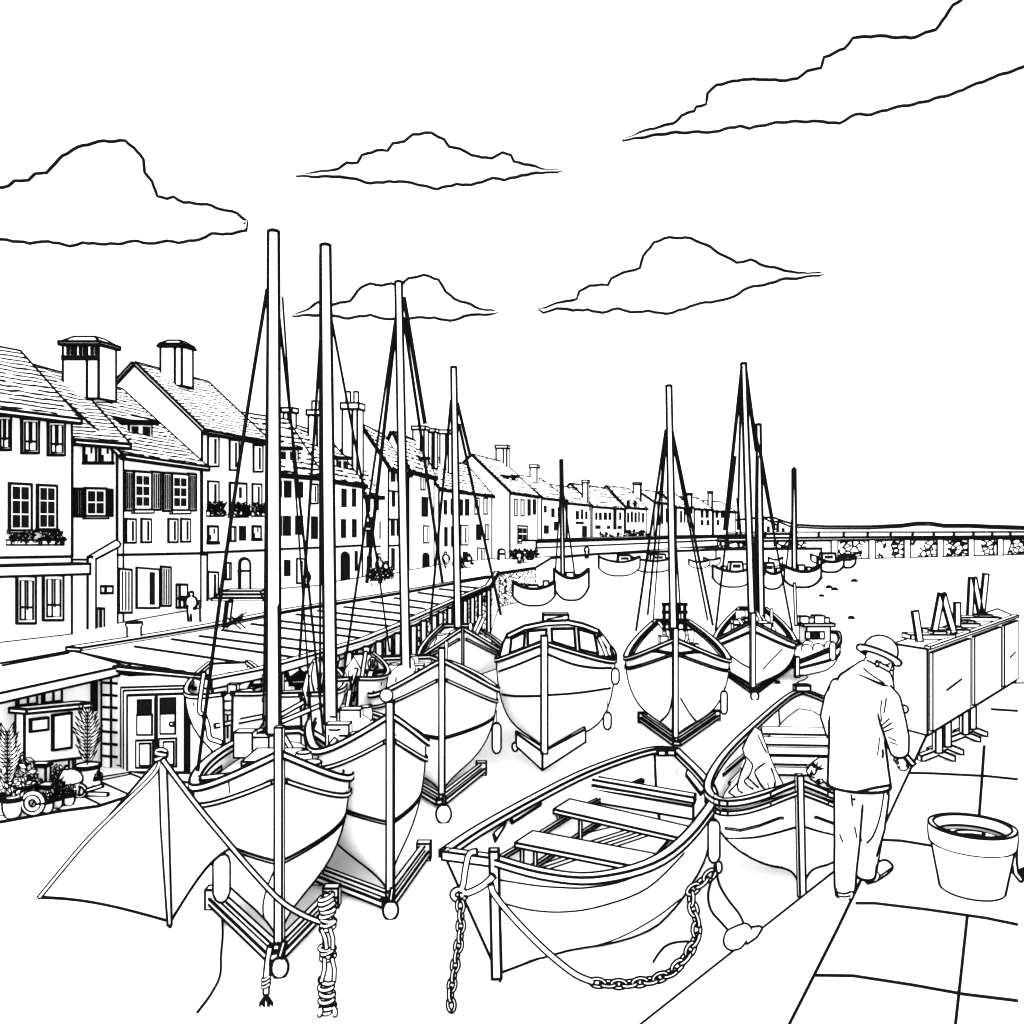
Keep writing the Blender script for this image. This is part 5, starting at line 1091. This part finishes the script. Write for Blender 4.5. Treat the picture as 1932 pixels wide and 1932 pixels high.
rope(R([(1350, 1626), (1342, 1660), (1336, 1690), (1342, 1718), (1362, 1742), (1392, 1775)], 11.6), LW * 11.6, 'slack rope curling down from the long fender to the boot', mt=1)
rope(R([(1350, 1626), (1356, 1665), (1372, 1695), (1395, 1725), (1405, 1748)], 11.6), LW * 11.6, 'second straighter rope from the long fender to the boot', mt=1)
m = MB(); m.ball(P(1356, 1636, 11.9), .07, 10, squash=(.5, .5, 1)); tag(m.build('toggle', 'wood'), 'small wooden toggle under the long fender', 'toggle')
# boot-like block at the quay edge
c = G(1392, 1785, -.0); c = P(1392, 1772, 5.2)
m = MB(); m.tube([P(1410, 1752, 5.35), P(1398, 1762, 5.3), P(1385, 1772, 5.25), P(1376, 1781, 5.2)], [.03, .045, .055, .035], 12); m.tube([P(1405, 1775, 5.3), P(1420, 1760, 5.35), P(1436, 1750, 5.45)], [.02, .03, .008], 10)
tag(smooth_union(m, .01, 3).build('mooring_cleat', 'wood'), 'rounded boot shaped cleat on the edge of the quay', 'cleat')

# ---------------------------------------------------------------- chains
def chain(pix, d, n, lb, size=.16, name='chain', start=None):
    pts = R(pix, d) if not isinstance(d, list) else [P(x, y, dd) for (x, y), dd in zip(pix, d)]
    L = [0]
    for a, b in zip(pts, pts[1:]): L.append(L[-1] + (b - a).length)
    def pos(s_):
        for j in range(len(pts) - 1):
            if s_ <= L[j + 1]: return lerp(pts[j], pts[j + 1], (s_ - L[j]) / (L[j + 1] - L[j])), (pts[j + 1] - pts[j]).normalized()
        return pts[-1], (pts[-1] - pts[-2]).normalized()
    m = MB(); N = int(L[-1] / (size * .78))
    for i in range(N):
        c, t = pos((i + .5) * L[-1] / N); sd_ = t.cross(V((0, 1, 0))).normalized() if i % 2 == 0 else t.cross(V((0, 1, 0))).normalized() * .45 + V((0, .5, 0)) * .9
        a, b = size * .56, size * .3
        m.tube([c + t * (a * math.cos(q_)) + sd_ * (b * math.sin(q_)) for q_ in [j * math.pi / 8 for j in range(17)]], size * .085, 6, 0, cap=False)
    return tag(m.build(name, 'metal', ink=.8), lb, 'chain')
chain([(868, 1700), (870, 1735), (868, 1770), (862, 1800), (856, 1840), (850, 1875), (852, 1905)], 12.1, 10, 'chain hanging straight down from the rowing boat mooring ring')
rope(R([(926, 1668), (932, 1686), (960, 1722), (1000, 1765), (1040, 1803), (1085, 1838), (1120, 1853)], 11.6), .03, 'twisted rope running from the rowing boat stem down to the sagging chain', ink=.9)
chain([(1118, 1853), (1140, 1856), (1180, 1857), (1230, 1850), (1265, 1836), (1295, 1805), (1314, 1770), (1314, 1735), (1304, 1700), (1305, 1680), (1330, 1660), (1346, 1645)], 11.6, 30, 'long sagging chain looped from the rowing boat stem to the fender', .17)
m = MB(); c = P(866, 1688, 12.2); m.tube([c + V((math.cos(a) * .085, 0, math.sin(a) * .07)) for a in [i * math.pi / 8 for i in range(17)]], .028, 8, cap=False); tag(m.build('mooring_ring', 'metal'), 'iron ring holding rope and chain at the rowing boat corner', 'ring')
rope(R([(900, 1606), (885, 1612), (878, 1640), (874, 1668), (868, 1682)], 12.2), .03, 'short rope from the rowing boat rail down to the iron ring', ink=.9)
rope(R([(868, 1690), (895, 1680), (915, 1668), (932, 1652)], 12.2), .035, 'doubled rope from the iron ring to the stem post', ink=.9)
rope(R([(1232, 1816), (1242, 1800), (1256, 1785), (1275, 1778), (1300, 1776)], 11.7), LW * 11.7, 'thin black hooked line branching from the long chain', mt=1)
# ---------------------------------------------------------------- mooring pile wound with rope
c = G(615, 1912, WZ); o = thing('mooring_post', c, 'mooring post wound with thick rope in front of the nearest cradle', 'post')
m = MB(); tp = P(617, 1690, c.y); m.tube([c, lerp(c, tp, .5) + V((.02, 0, 0)), tp], [.07, .055, .06], 12); m.build('timber', 'wood', o, ink=.9)
for (y0, y1, rr, kk_) in ((1692, 1750, .088, 8), (1788, 1806, .085, 4), (1850, 1898, .09, 5)):
    for j in range(kk_):
        yy = lerp(y0, y1, j / max(1, kk_ - 1)); cc = P(617 + random.uniform(-3, 3), yy, c.y); tl = random.uniform(-.35, .45)
        m = MB(); m.tube([cc + V((math.cos(a) * rr, math.sin(a) * rr, math.cos(a) * rr * tl)) for a in [i * math.pi / 10 for i in range(21)]], .02, 7, cap=False); m.build('rope_turn', 'cloth', o, ink=.75)
for x0, y0, x1, y1 in ((606, 1752, 616, 1790), (622, 1750, 628, 1790), (612, 1806, 606, 1852), (626, 1806, 630, 1850), (604, 1900, 602, 1916), (628, 1898, 632, 1916)):
    m = MB(); m.tube([P(x0, y0, c.y - .1), P((x0 + x1) / 2 + 3, (y0 + y1) / 2, c.y - .12), P(x1, y1, c.y - .1)], .02, 7); m.build('rope_strand', 'cloth', o, ink=.75)
rope(R([(306, 1432), (340, 1478), (380, 1530), (430, 1590), (480, 1648), (530, 1700), (575, 1728), (612, 1742)], 12.6), .026, 'long rope running from the pole top down to the wound mooring post', ink=.95)
o = thing('hook_rope', P(503, 1910, 12.3), 'hanging rope ending in a forked iron hook below the nearest cradle', 'rope')
m = MB(); m.tube(R([(510, 1785), (505, 1810), (503, 1840), (502, 1875)], 12.3), [.03, .025, .035, .03], 8); m.build('line', 'cloth', o, ink=.9)
m = MB(); m.tube(R([(493, 1908), (494, 1893), (502, 1880), (510, 1893), (511, 1908)], 12.3), .018, 7); m.tube(R([(502, 1878), (502, 1908)], 12.3), .018, 7); m.build('hook', 'metal', o, ink=.9)
for y in (1845, 1852, 1859):
    m = MB(); cc = P(502, y, 12.3); m.tube([cc + V((math.cos(a) * .045, math.sin(a) * .045, math.cos(a) * .02)) for a in [i * math.pi / 6 for i in range(13)]], .014, 6, cap=False); m.build('whipping', 'cloth', o, ink=.6)
rope([G(x, y, WZ + .02) for x, y in ((418, 1712), (420, 1760), (417, 1800), (415, 1840), (398, 1875), (372, 1910))], LW * 12.3, 'thin line trailing over the water left of the nearest cradle', mt=1)
# short fat fender post left of B1 cradle
fender(418, 1612, 1700, 13.9, 28, 'fat white fender standing on the left arm of the nearest cradle', 1.1)
# ---------------------------------------------------------------- drying sail on its pole
dS = 13.6; o = thing('drying_sail', P(320, 1745, dS), 'white triangular sail spread from a leaning pole in the left foreground', 'sail')
apx = (303, 1428)
def cloth(corners_a, corners_b, nm, bulge):
    m = MB(); N = 14; rows = []
    for i in range(N + 1):
        t = i / N; a = lerp(P(*apx, dS), P(*corners_a, dS), t); b = lerp(P(*apx, dS), P(*corners_b, dS), t); row = []
        for j in range(N + 1):
            u_ = j / N; p = lerp(a, b, u_); p += V((0, -bulge * math.sin(math.pi * u_) * t, (.0) + .2 * t * t * math.sin(math.pi * u_) * (1 if nm else 1))); row.append(p)
        rows.append(row)
    m.loft(rows, closed=False); m.build('sailcloth', 'cloth', o, ink=1.1, contour=False)
cloth((74, 1693), (320, 1738), 1, .25)
m = MB(); rows = []; 
c0_, c1_ = P(312, 1500, dS), P(322, 1738, dS)
for i in range(13):
    t = i / 12; a = lerp(P(*apx, dS), c1_, t); e = lerp(P(*apx, dS - .05), P(438, 1598, dS + .1), t); rows.append([lerp(a, e, j / 8) + V((0, .15 * math.sin(math.pi * j / 8) * t, -.16 * math.sin(math.pi * j / 8) * t * -1)) for j in range(9)])
m.loft(rows, closed=False); m.build('sailcloth', 'cloth', o, ink=1.1, contour=False)
m = MB(); m.tube([P(306, 1420, dS - .06), P(311, 1560, dS - .06), P(320, 1745, dS - .06)], [.045, .05, .02], 10); m.build('pole', 'wood', o, ink=1.0)
m = MB(); m.ball(P(321, 1748, dS - .06), .032, 10, 1); m.build('pole_tip', 'metal', o, ink=0)
m = MB(); cc = P(304, 1424, dS - .1)
for j in range(3): m.tube([cc + V((math.cos(a) * .07, math.sin(a) * .07, .03 * math.cos(a + j * 2) + (j - 1) * .035)) for a in [i * math.pi / 8 for i in range(17)]], .022, 7, cap=False)
m.build('lashing', 'cloth', o, ink=.8)
rope(R([(303, 1430), (290, 1460), (230, 1520), (160, 1590), (74, 1693)], 13.5), .02, 'guy line along the sail edge from pole top to its left corner', ink=.7)

# ---------------------------------------------------------------- tender and gear moored under the terrace, behind the nearest boats
def quay_boat(label, xs, d, yg, yk, rot, L, B):
    """open tender lying along the quay wall"""
    c = P(xs, yk, d); hd_ = V((math.sin(rot), math.cos(rot), 0)); lt = V((hd_.y, -hd_.x, 0)); H = (yk - yg) * d / F
    o = thing('tender', V((c.x, c.y, WZ)), label, 'boat', 'tenders moored under the terrace'); N = 18; rings = []
    for i in range(N + 1):
        t = i / N; b = B / 2 * max(.02, math.sin(math.pi * (.0 + .9 * t))) ** .6; cc = c + hd_ * (t * L); rings.append([cc + lt * (s_ * b * math.sin(math.pi / 2 * q_) ** .7) + V((0, 0, H * (1 - math.cos(math.pi / 2 * q_)) * (1 + .25 * (t - .5) ** 2 * 4))) for s_, q_ in [(-1, 1 - j / 7) for j in range(7)] + [(1, j / 7) for j in range(8)]])
    m = MB(); m.loft(rings, closed=False, cap1=True); m.build('hull', 'paint', o, ink=1)
    for e in (0, -1): m = MB(); m.sweep([r_[e] for r_ in rings], .1, .08); m.build('gunwale', 'paint', o, ink=.8)
    for t in (5, 9, 13): m = MB(); m.beam(lerp(rings[t][0], rings[t][-1], .03) - V((0, 0, .15)), lerp(rings[t][0], rings[t][-1], .97) - V((0, 0, .15)), .25, .05); m.build('thwart', 'wood', o, ink=.8)
    return o
quay_boat('tender with a cover lying left of the tallest mast under the terrace', 430, 19.0, 1335, 1440, -.3, 4.6, 1.9)
quay_boat('tender with oars between the two tallest masts', 575, 20.5, 1330, 1410, -.2, 5.0, 1.9)
quay_boat('tender partly hidden right of the second mast', 668, 23.0, 1298, 1370, -.15, 4.6, 1.8)
heap('sack', 'bulging canvas sack lying in the tender left of the tallest mast', 'sack', [(398, 1340), (405, 1322), (425, 1312), (452, 1302), (475, 1300), (490, 1312), (488, 1335), (470, 1345), (430, 1348)], 20.4, 0, fold=(((405, 1330), (430, 1340), (455, 1332), (460, 1345)), ((440, 1310), (452, 1330)), ((470, 1305), (465, 1330), (478, 1340)), ((420, 1325), (440, 1322))), seed=9)
heap('folded_sail', 'loosely folded sail hanging between the two tallest masts', 'sail', [(572, 1300), (580, 1268), (592, 1245), (606, 1240), (612, 1265), (606, 1300), (612, 1330), (596, 1338), (580, 1330)], 21.4, 0, fold=(((592, 1250), (588, 1280), (594, 1310)), ((602, 1245), (604, 1280), (598, 1300)), ((584, 1275), (580, 1310)), ((606, 1270), (600, 1320))), seed=11)
heap('net_heap', 'knotted nets piled by the second mast on the right side', 'nets', [(640, 1320), (644, 1290), (652, 1262), (668, 1240), (680, 1262), (688, 1290), (684, 1312), (670, 1330), (650, 1332)], 24.2, 0, fold=[((random.uniform(646, 682), random.uniform(1262, 1325)), (random.uniform(646, 682), random.uniform(1262, 1325))) for _ in range(12)], k_=.8, seed=12)
for i, (x0, y0, x1, y1, d, lb) in enumerate(((528, 1350, 572, 1325, 20, 'oar resting across the tender between the tallest masts'), (530, 1362, 606, 1330, 20, 'second oar beside the first in the same tender'), (650, 1330, 672, 1262, 23.5, 'spar leaning up beside the second mast'), (678, 1310, 690, 1230, 23.5, 'thin spar leaning right of the nets'), (405, 1370, 495, 1352, 19, 'oar lying over the bow of the left tender'))):
    m = MB(); m.tube([P(x0, y0, d), P(x1, y1, d + .5)], .035, 8); tag(m.build('oar' if i in (0, 1, 4) else 'spar', 'wood', ink=.9), lb, 'oar' if i in (0, 1, 4) else 'spar')
for x, y, d, lb in ((703, 1252, 25.5, 'round ship lantern on the quay wall by the third mast'),):
    m = MB(); m.ball(P(x, y, d), .14, 12, squash=(.8, .8, 1.2)); [m.line([P(x, y, d - .13) + V((q_, 0, -.12)), P(x, y, d - .14) + V((q_, 0, .12))], .7) for q_ in (-.06, 0, .06)]; tag(m.build('lantern', 'metal', ink=.9), lb, 'lantern')
# slack ropes and shrouds around left tender
rope(R([(385, 1268), (380, 1300), (376, 1340), (384, 1348)], 18.5), .03, 'slack mooring warp at the boathouse corner', ink=.8)
rope(R([(386, 1352), (392, 1370), (396, 1392), (410, 1398), (420, 1402)], 18), .035, 'knotted painter hanging off the left tender bow', ink=.8)
rope([P(424, 1160, 15.9), P(398, 1260, 15.9), P(388, 1330, 15.9), P(380, 1400, 15.9), P(368, 1460, 15.9)], .03, 'heavy forestay of the nearest boat outlined against the terrace', ink=.7) if False else None

# ================================================================ BUCKET
c = P(1834, 1690, 6.25); c.z = 0.008; o = thing('bucket', c, 'large round tub with a thick rim on the paving at bottom right', 'bucket')
m = MB(); H = .44; m.lathe(c, [(.19, 0), (.2, .012), (.255, H - .12)], 48, cap1=False); m.build('body', 'metal', o, ink=1.1)
m = MB(); m.lathe(c, [(.262, H - .12), (.272, H - .115), (.276, H), (.245, H + .003), (.238, H - .07)], 48, cap0=False, cap1=False); m.build('rim', 'metal', o, ink=.85)
m = MB(); m.lathe(c + V((0, 0, H - .1)), [(.22, 0), (.22, .004)], 40); m.build('water_fill', 'water', o, ink=.6)
m = MB(); q0 = c + V((.27, -.04, H - .07)); m.tube([q0 + V((x, 0, z)) for x, z in ((-.02, 0), (0, -.06), (0, -.16), (.01, -.24), (.05, -.29), (.08, -.27), (.07, -.22), (.04, -.24))], .012, 8); m.build('handle', 'metal', o, ink=1)
m = MB(); m.tube([c + V((-.02 + .1 * math.cos(a), -.0 + .05 * math.sin(a), H - .06)) for a in [i * math.pi / 8 for i in range(10)]], .01, 6); m.build('inner_hook', 'metal', o, ink=.8)

# ================================================================ DISPLAY CASE WITH EASELS
f0 = P(1750, 0, 9.3); f1 = P(1917, 0, 12.7); bk0 = P(1686, 0, 9.75); bk1 = P(1882, 0, 14.0)
zt_, zb = 1.27, .38
q4 = [V((p.x, p.y, 0)) for p in (f0, f1, bk1, bk0)]
o = thing('display_case', sum(q4, V((0, 0, 0))) / 4, 'large three panelled white picture case on trestles beside the man', 'display case')
m = MB(); m.hexa([p + V((0, 0, zb)) for p in q4] + [p + V((0, 0, zt_)) for p in q4]); m.build('case', 'paint', o, ink=.9)
fN = (q4[1] - q4[0]).normalized(); fN = V((fN.y, -fN.x, 0))
for a, b in ((.015, .37), (.42, .74), (.79, .985)):
    m = MB(); p, q_ = lerp(q4[0], q4[1], a) + fN * .005, lerp(q4[0], q4[1], b) + fN * .005; m.prism([p + V((0, 0, zb + .04)), q_ + V((0, 0, zb + .04)), q_ + V((0, 0, zt_ - .04)), p + V((0, 0, zt_ - .04))], fN * .03); pn = m.build('door_panel', 'paint', o, ink=.6)
    if a != .42:
        m = MB(); m.tube([lerp(p, q_, .3) + V((0, 0, .78)) + fN * .05, lerp(p, q_, .7) + V((0, 0, .82)) + fN * .05], .013, 6, 1); m.build('handle', 'metal', pn, ink=0)
m = MB(); m.hexa([p + V((0, 0, zt_ + .003)) for p in (q4[0] + fN * .03, q4[1] + fN * .03, lerp(q4[1], q4[2], .08), lerp(q4[0], q4[3], .08))] + [p + V((0, 0, zt_ + .03)) for p in (q4[0] + fN * .03, q4[1] + fN * .03, lerp(q4[1], q4[2], .08), lerp(q4[0], q4[3], .08))]); m.build('top_rim', 'wood', o, ink=.6)
for t in (.12, .38):
    p = lerp(q4[0], q4[1], t) + fN * .1
    for dx in (.0, .36):
        m = MB(); pp = p + fN * -.14 + (q4[1] - q4[0]).normalized() * dx; m.beam(pp + V((0, 0, .1)), pp + V((0, 0, zb - .004)), .07, .07, V((0, 1, 0))); m.build('leg', 'wood', o, ink=.8)
        m = MB(); m.prism([pp + V((x, -.02, z)) for x, z in ((-.18, 0), (-.18, .06), (0, .13), (.18, .06), (.18, 0), (0, .07))], V((0, .09, 0))); m.build('foot', 'wood', o, ink=.8)
TE = lambda x, y, d: P(x, y, d)
def easel(lb, sticks, d):
    o = thing('easel', P(sticks[0][0], sticks[0][1], d), lb, 'easel', 'folded easels standing on the display case')
    for x0, y0, x1, y1 in sticks: m = MB(); a, b = P(x0, y0, d), P(x1, y1, d); m.beam(a, b, .065, .03, V((0, 1, 0))); m.build('leg', 'wood', o, ink=.75)
    return o
easel('single upright stick easel nearest the man on the display case', [(1735, 1210, 1726, 1153)], 9.9)
easel('tall A shaped folded easel in the middle of the display case', [(1762, 1194, 1776, 1120), (1799, 1194, 1778, 1120)], 10.6)
easel('short single stick easel just right of the A shaped one', [(1806, 1190, 1806, 1137)], 11.0)
easel('N shaped easel with three sticks at the far right of the case', [(1829, 1172, 1833, 1090), (1850, 1156, 1837, 1090), (1852, 1160, 1860, 1083)], 12.4)
for i, (x, y, w_, d, lb) in enumerate(((1752, 1200, .5, 10.2, 'flat paint box left of the A shaped easel'), (1785, 1188, .45, 10.7, 'paint box between the legs of the A shaped easel'), (1838, 1168, .6, 12.2, 'paint box under the N shaped easel'), (1818, 1178, .3, 11.4, 'small jar tray beside the short stick easel'))):
    m = MB(); c = P(x, y, d); c.z = zt_ + .005; box(m, c, w_, .22, .05); box(m, c + V((w_ * .2, 0, .051)), w_ * .3, .12, .03); tag(m.build('paint_box', 'wood', ink=.7), lb, 'paint box', 'paint boxes on the display case')

# ================================================================ THE MAN
D = 6.2
S = D / F
def q(x, y, dz=0): return P(x, y, D + dz)
def ell(cx, cy, rx, ry, dz=0, n=28, tilt=0.0, yd=0):
    return [q(cx, cy, dz) + V((rx * S * math.cos(a), ry * S * math.sin(a), tilt * rx * S * math.cos(a) )) for a in [k * 2 * math.pi / n for k in range(n)]]
man = thing('person', V((q(1620, 1690).x, D, 0)), 'man in a bowler hat and long coat standing on the quay edge, seen from behind', 'person')
body = MB()
body.tube([q(1648, 1500), q(1626, 1440), q(1624, 1360), q(1632, 1290), q(1645, 1262)], [.11, .14, .15, .15, .05], 16, ratio=.75)
body.tube([q(1645, 1280), q(1655, 1250)], [.055, .05], 12)
body.ball(q(1658, 1246, .02), .096, 20, squash=(.85, 1, 1.15))
body.tube([q(1676, 1254, .03), q(1684, 1263, .05)], [.02, .011], 8); body.tube([q(1670, 1266, .02), q(1677, 1272, .03)], [.022, .014], 8)                      # nose
body.ball(q(1656, 1252, -.085), .02, 8, squash=(.7, .6, 1.3))                          # ear
body.ball(q(1634, 1248, .0), .022, 8, squash=(.5, 1, 1.2))
body.tube([q(1602, 1500), q(1597, 1590), q(1593, 1675, -.02), q(1593, 1690, -.04)], [.09, .06, .045, .04], 12)
body.tube([q(1644, 1500), q(1648, 1570, .05), q(1640, 1645, .12), q(1650, 1655, .14)], [.09, .06, .045, .04], 12)
body.tube([q(1668, 1305), q(1690, 1362, -.03), q(1698, 1412, -.02)], [.05, .045, .035], 12)
body.tube([q(1582, 1300), q(1564, 1350, .08), q(1582, 1392, .2)], [.05, .045, .035], 12)
hand = q(1699, 1418, -.02)
body.tube([hand, q(1702, 1430, -.02), q(1704, 1437, -.02)], [.03, .038, .03], 12, ratio=.6)
for j, (x, y, x2, y2, x3, y3) in enumerate(((1697, 1436, 1696, 1446, 1701, 1451), (1700, 1438, 1700, 1449, 1705, 1453), (1704, 1438, 1705, 1449, 1709, 1451), (1707, 1436, 1709, 1446, 1712, 1447))):
    body.tube([q(x, y, -.02), q(x2, y2, -.04), q(x3, y3, -.01)], [.011, .01, .008], 8)
body.tube([q(1694, 1424, -.03), q(1689, 1434, -.06), q(1694, 1441, -.07)], [.012, .011, .009], 8)
bm_ = smooth_union(body, .009, 3)
for f_ in (((1636, 1246), (1644, 1254), (1652, 1256)), ((1660, 1248), (1668, 1254), (1678, 1252)), ((1654, 1248), (1658, 1252), (1655, 1258)), ((1672, 1256), (1676, 1258))): bm_.trace(f_, .8, step=2)
bm_.build('body', 'skin', man, ink=.8)
coat = MB()
rings = [ell(1652, 1262, 21, 18, 0, tilt=-.4), ell(1645, 1268, 30, 24, 0, tilt=-.35), ell(1630, 1282, 42, 32, 0, tilt=-.15), ell(1622, 1304, 49, 38), ell(1618, 1340, 50, 38), ell(1617, 1400, 49, 37), ell(1619, 1450, 53, 38), ell(1621, 1484, 56, 40, tilt=-.02)]
coat.loft(rings, cap0=True, cap1=True)
sl = MB(); sl.tube([q(1660, 1298, -.04), q(1674, 1320, -.12), q(1685, 1362, -.16), q(1693, 1392, -.14), q(1697, 1420, -.08)], [.06, .078, .076, .068, .052], 16)
cm = MB(); cm.loft(rings, cap0=True, cap1=True)
sl2 = MB(); sl2.tube([q(1590, 1292), q(1576, 1320, .05), q(1565, 1352, .08), q(1574, 1385, .16)], [.07, .068, .055, .05], 16)
cu = smooth_union(cm, .011, 3)
cu.trace([(1664, 1416), (1665, 1422), (1664, 1428)], 1.2); cu.trace([(1659, 1392), (1657, 1410), (1655, 1424)], .7)
cu.trace([(1566, 1484), (1580, 1492), (1600, 1495), (1620, 1493), (1650, 1486), (1680, 1481)], 1.2)
cu.build('coat', 'cloth', man, ink=1.35)
sm_ = smooth_union(sl, .011, 2)
for f_ in (((1664, 1322), (1662, 1340), (1664, 1360)), ((1672, 1318), (1670, 1335), (1668, 1345)), ((1665, 1368), (1678, 1356)), ((1667, 1374), (1682, 1364)), ((1670, 1380), (1685, 1374)), ((1676, 1390), (1690, 1397)), ((1680, 1400), (1692, 1404))): sm_.trace(f_, .7, step=3)
sm_.build('sleeve', 'cloth', man, ink=1.15)
smooth_union(sl2, .011, 2).build('sleeve', 'cloth', man, ink=1.1)
m = MB(); m.ball(q(1706, 1338, -.03), .022, 10); m.build('elbow_patch', 'cloth', man, ink=1)
col = MB(); rg = [ell(1656, 1258, 20, 20, 0, tilt=-.55), ell(1653, 1264, 27, 25, 0, tilt=-.55), ell(1645, 1278, 38, 31, 0, tilt=-.42), ell(1644, 1283, 39, 32, 0, tilt=-.4)]
col.loft(rg); col.trace([(1630, 1262), (1642, 1272), (1660, 1284), (1668, 1290)], .8, step=3); col.build('collar', 'cloth', man, ink=1.0)
tr = MB()
tr.tube([q(1601, 1470), q(1601, 1500), q(1598, 1590), q(1595, 1640, -.02), q(1594, 1680, -.04)], [.09, .087, .075, .066, .06], 18)
tr2 = MB(); tr2.tube([q(1645, 1470), q(1648, 1500), q(1645, 1560, .03), q(1634, 1610, .08), q(1633, 1652, .12)], [.095, .092, .076, .064, .06], 18)
for t_, folds in ((tr, (((1606, 1500), (1608, 1520)), ((1585, 1575), (1590, 1588)), ((1612, 1560), (1616, 1580)))), (tr2, (((1668, 1490), (1660, 1540), (1648, 1575), (1636, 1590)), ((1622, 1570), (1626, 1586)), ((1662, 1588), (1656, 1605))))):
    t2 = smooth_union(t_, .012, 2)
    for f_ in folds: t2.trace(f_, .8, step=3)
    t2.build('trouser_leg', 'cloth', man, ink=1.2)
sh = MB(); sh.tube([q(1596, 1672, .05), q(1594, 1680, .0), q(1593, 1688, -.1)], [.05, .058, .05], 14, ratio=.8); shm = smooth_union(sh, .009, 2)
shm.trace([(1580, 1683), (1593, 1686), (1606, 1682)], .8, step=3); shm.trace([(1582, 1690), (1593, 1692), (1604, 1690)], .7, step=3); shm.build('shoe', 'cloth', man, ink=1.1)
sh = MB(); sh.tube([q(1630, 1656, .14), q(1645, 1650, .16), q(1662, 1640, .2), q(1674, 1632, .24)], [.045, .052, .05, .042], 14, ratio=.8); shm = smooth_union(sh, .009, 2)
shm.trace([(1624, 1662), (1640, 1662), (1660, 1652), (1680, 1638)], .8, step=3); shm.build('shoe', 'cloth', man, ink=1.1)
# hat
hm = MB(); ax = Matrix.Rotation(math.radians(27), 3, 'Y') @ Matrix.Rotation(math.radians(-10), 3, 'X'); hc = q(1657, 1239)
def hr_(r, z, n=32, sq=1.0): return [hc + ax @ V((r * math.cos(k * 2 * math.pi / n), r * sq * math.sin(k * 2 * math.pi / n), z)) for k in range(n)]
hm.loft([hr_(.102, 0), hr_(.106, .03), hr_(.102, .07), hr_(.085, .105), hr_(.055, .13), hr_(.02, .142), hr_(.002, .143)]); hat = hm.build('hat_crown', 'cloth', man, ink=1.15)
hm = MB(); hm.loft([hr_(.1, -.004), hr_(.145, .004), hr_(.15, .018), hr_(.1, .006)]); hm.build('hat_brim', 'cloth', man, ink=1.0)
m = MB(); m.beam(q(1690, 1404, -.08), q(1722, 1442, -.08), .035, .03); m.line([q(1695, 1404, -.1), q(1724, 1438, -.1)], .7)
tag(m.build('rolled_paper', 'cloth', ink=.9), 'short rolled bundle held in the right hand of the man', 'paper roll')

for o_ in list(bpy.data.objects):
    if '_at' in o_: del o_['_at']
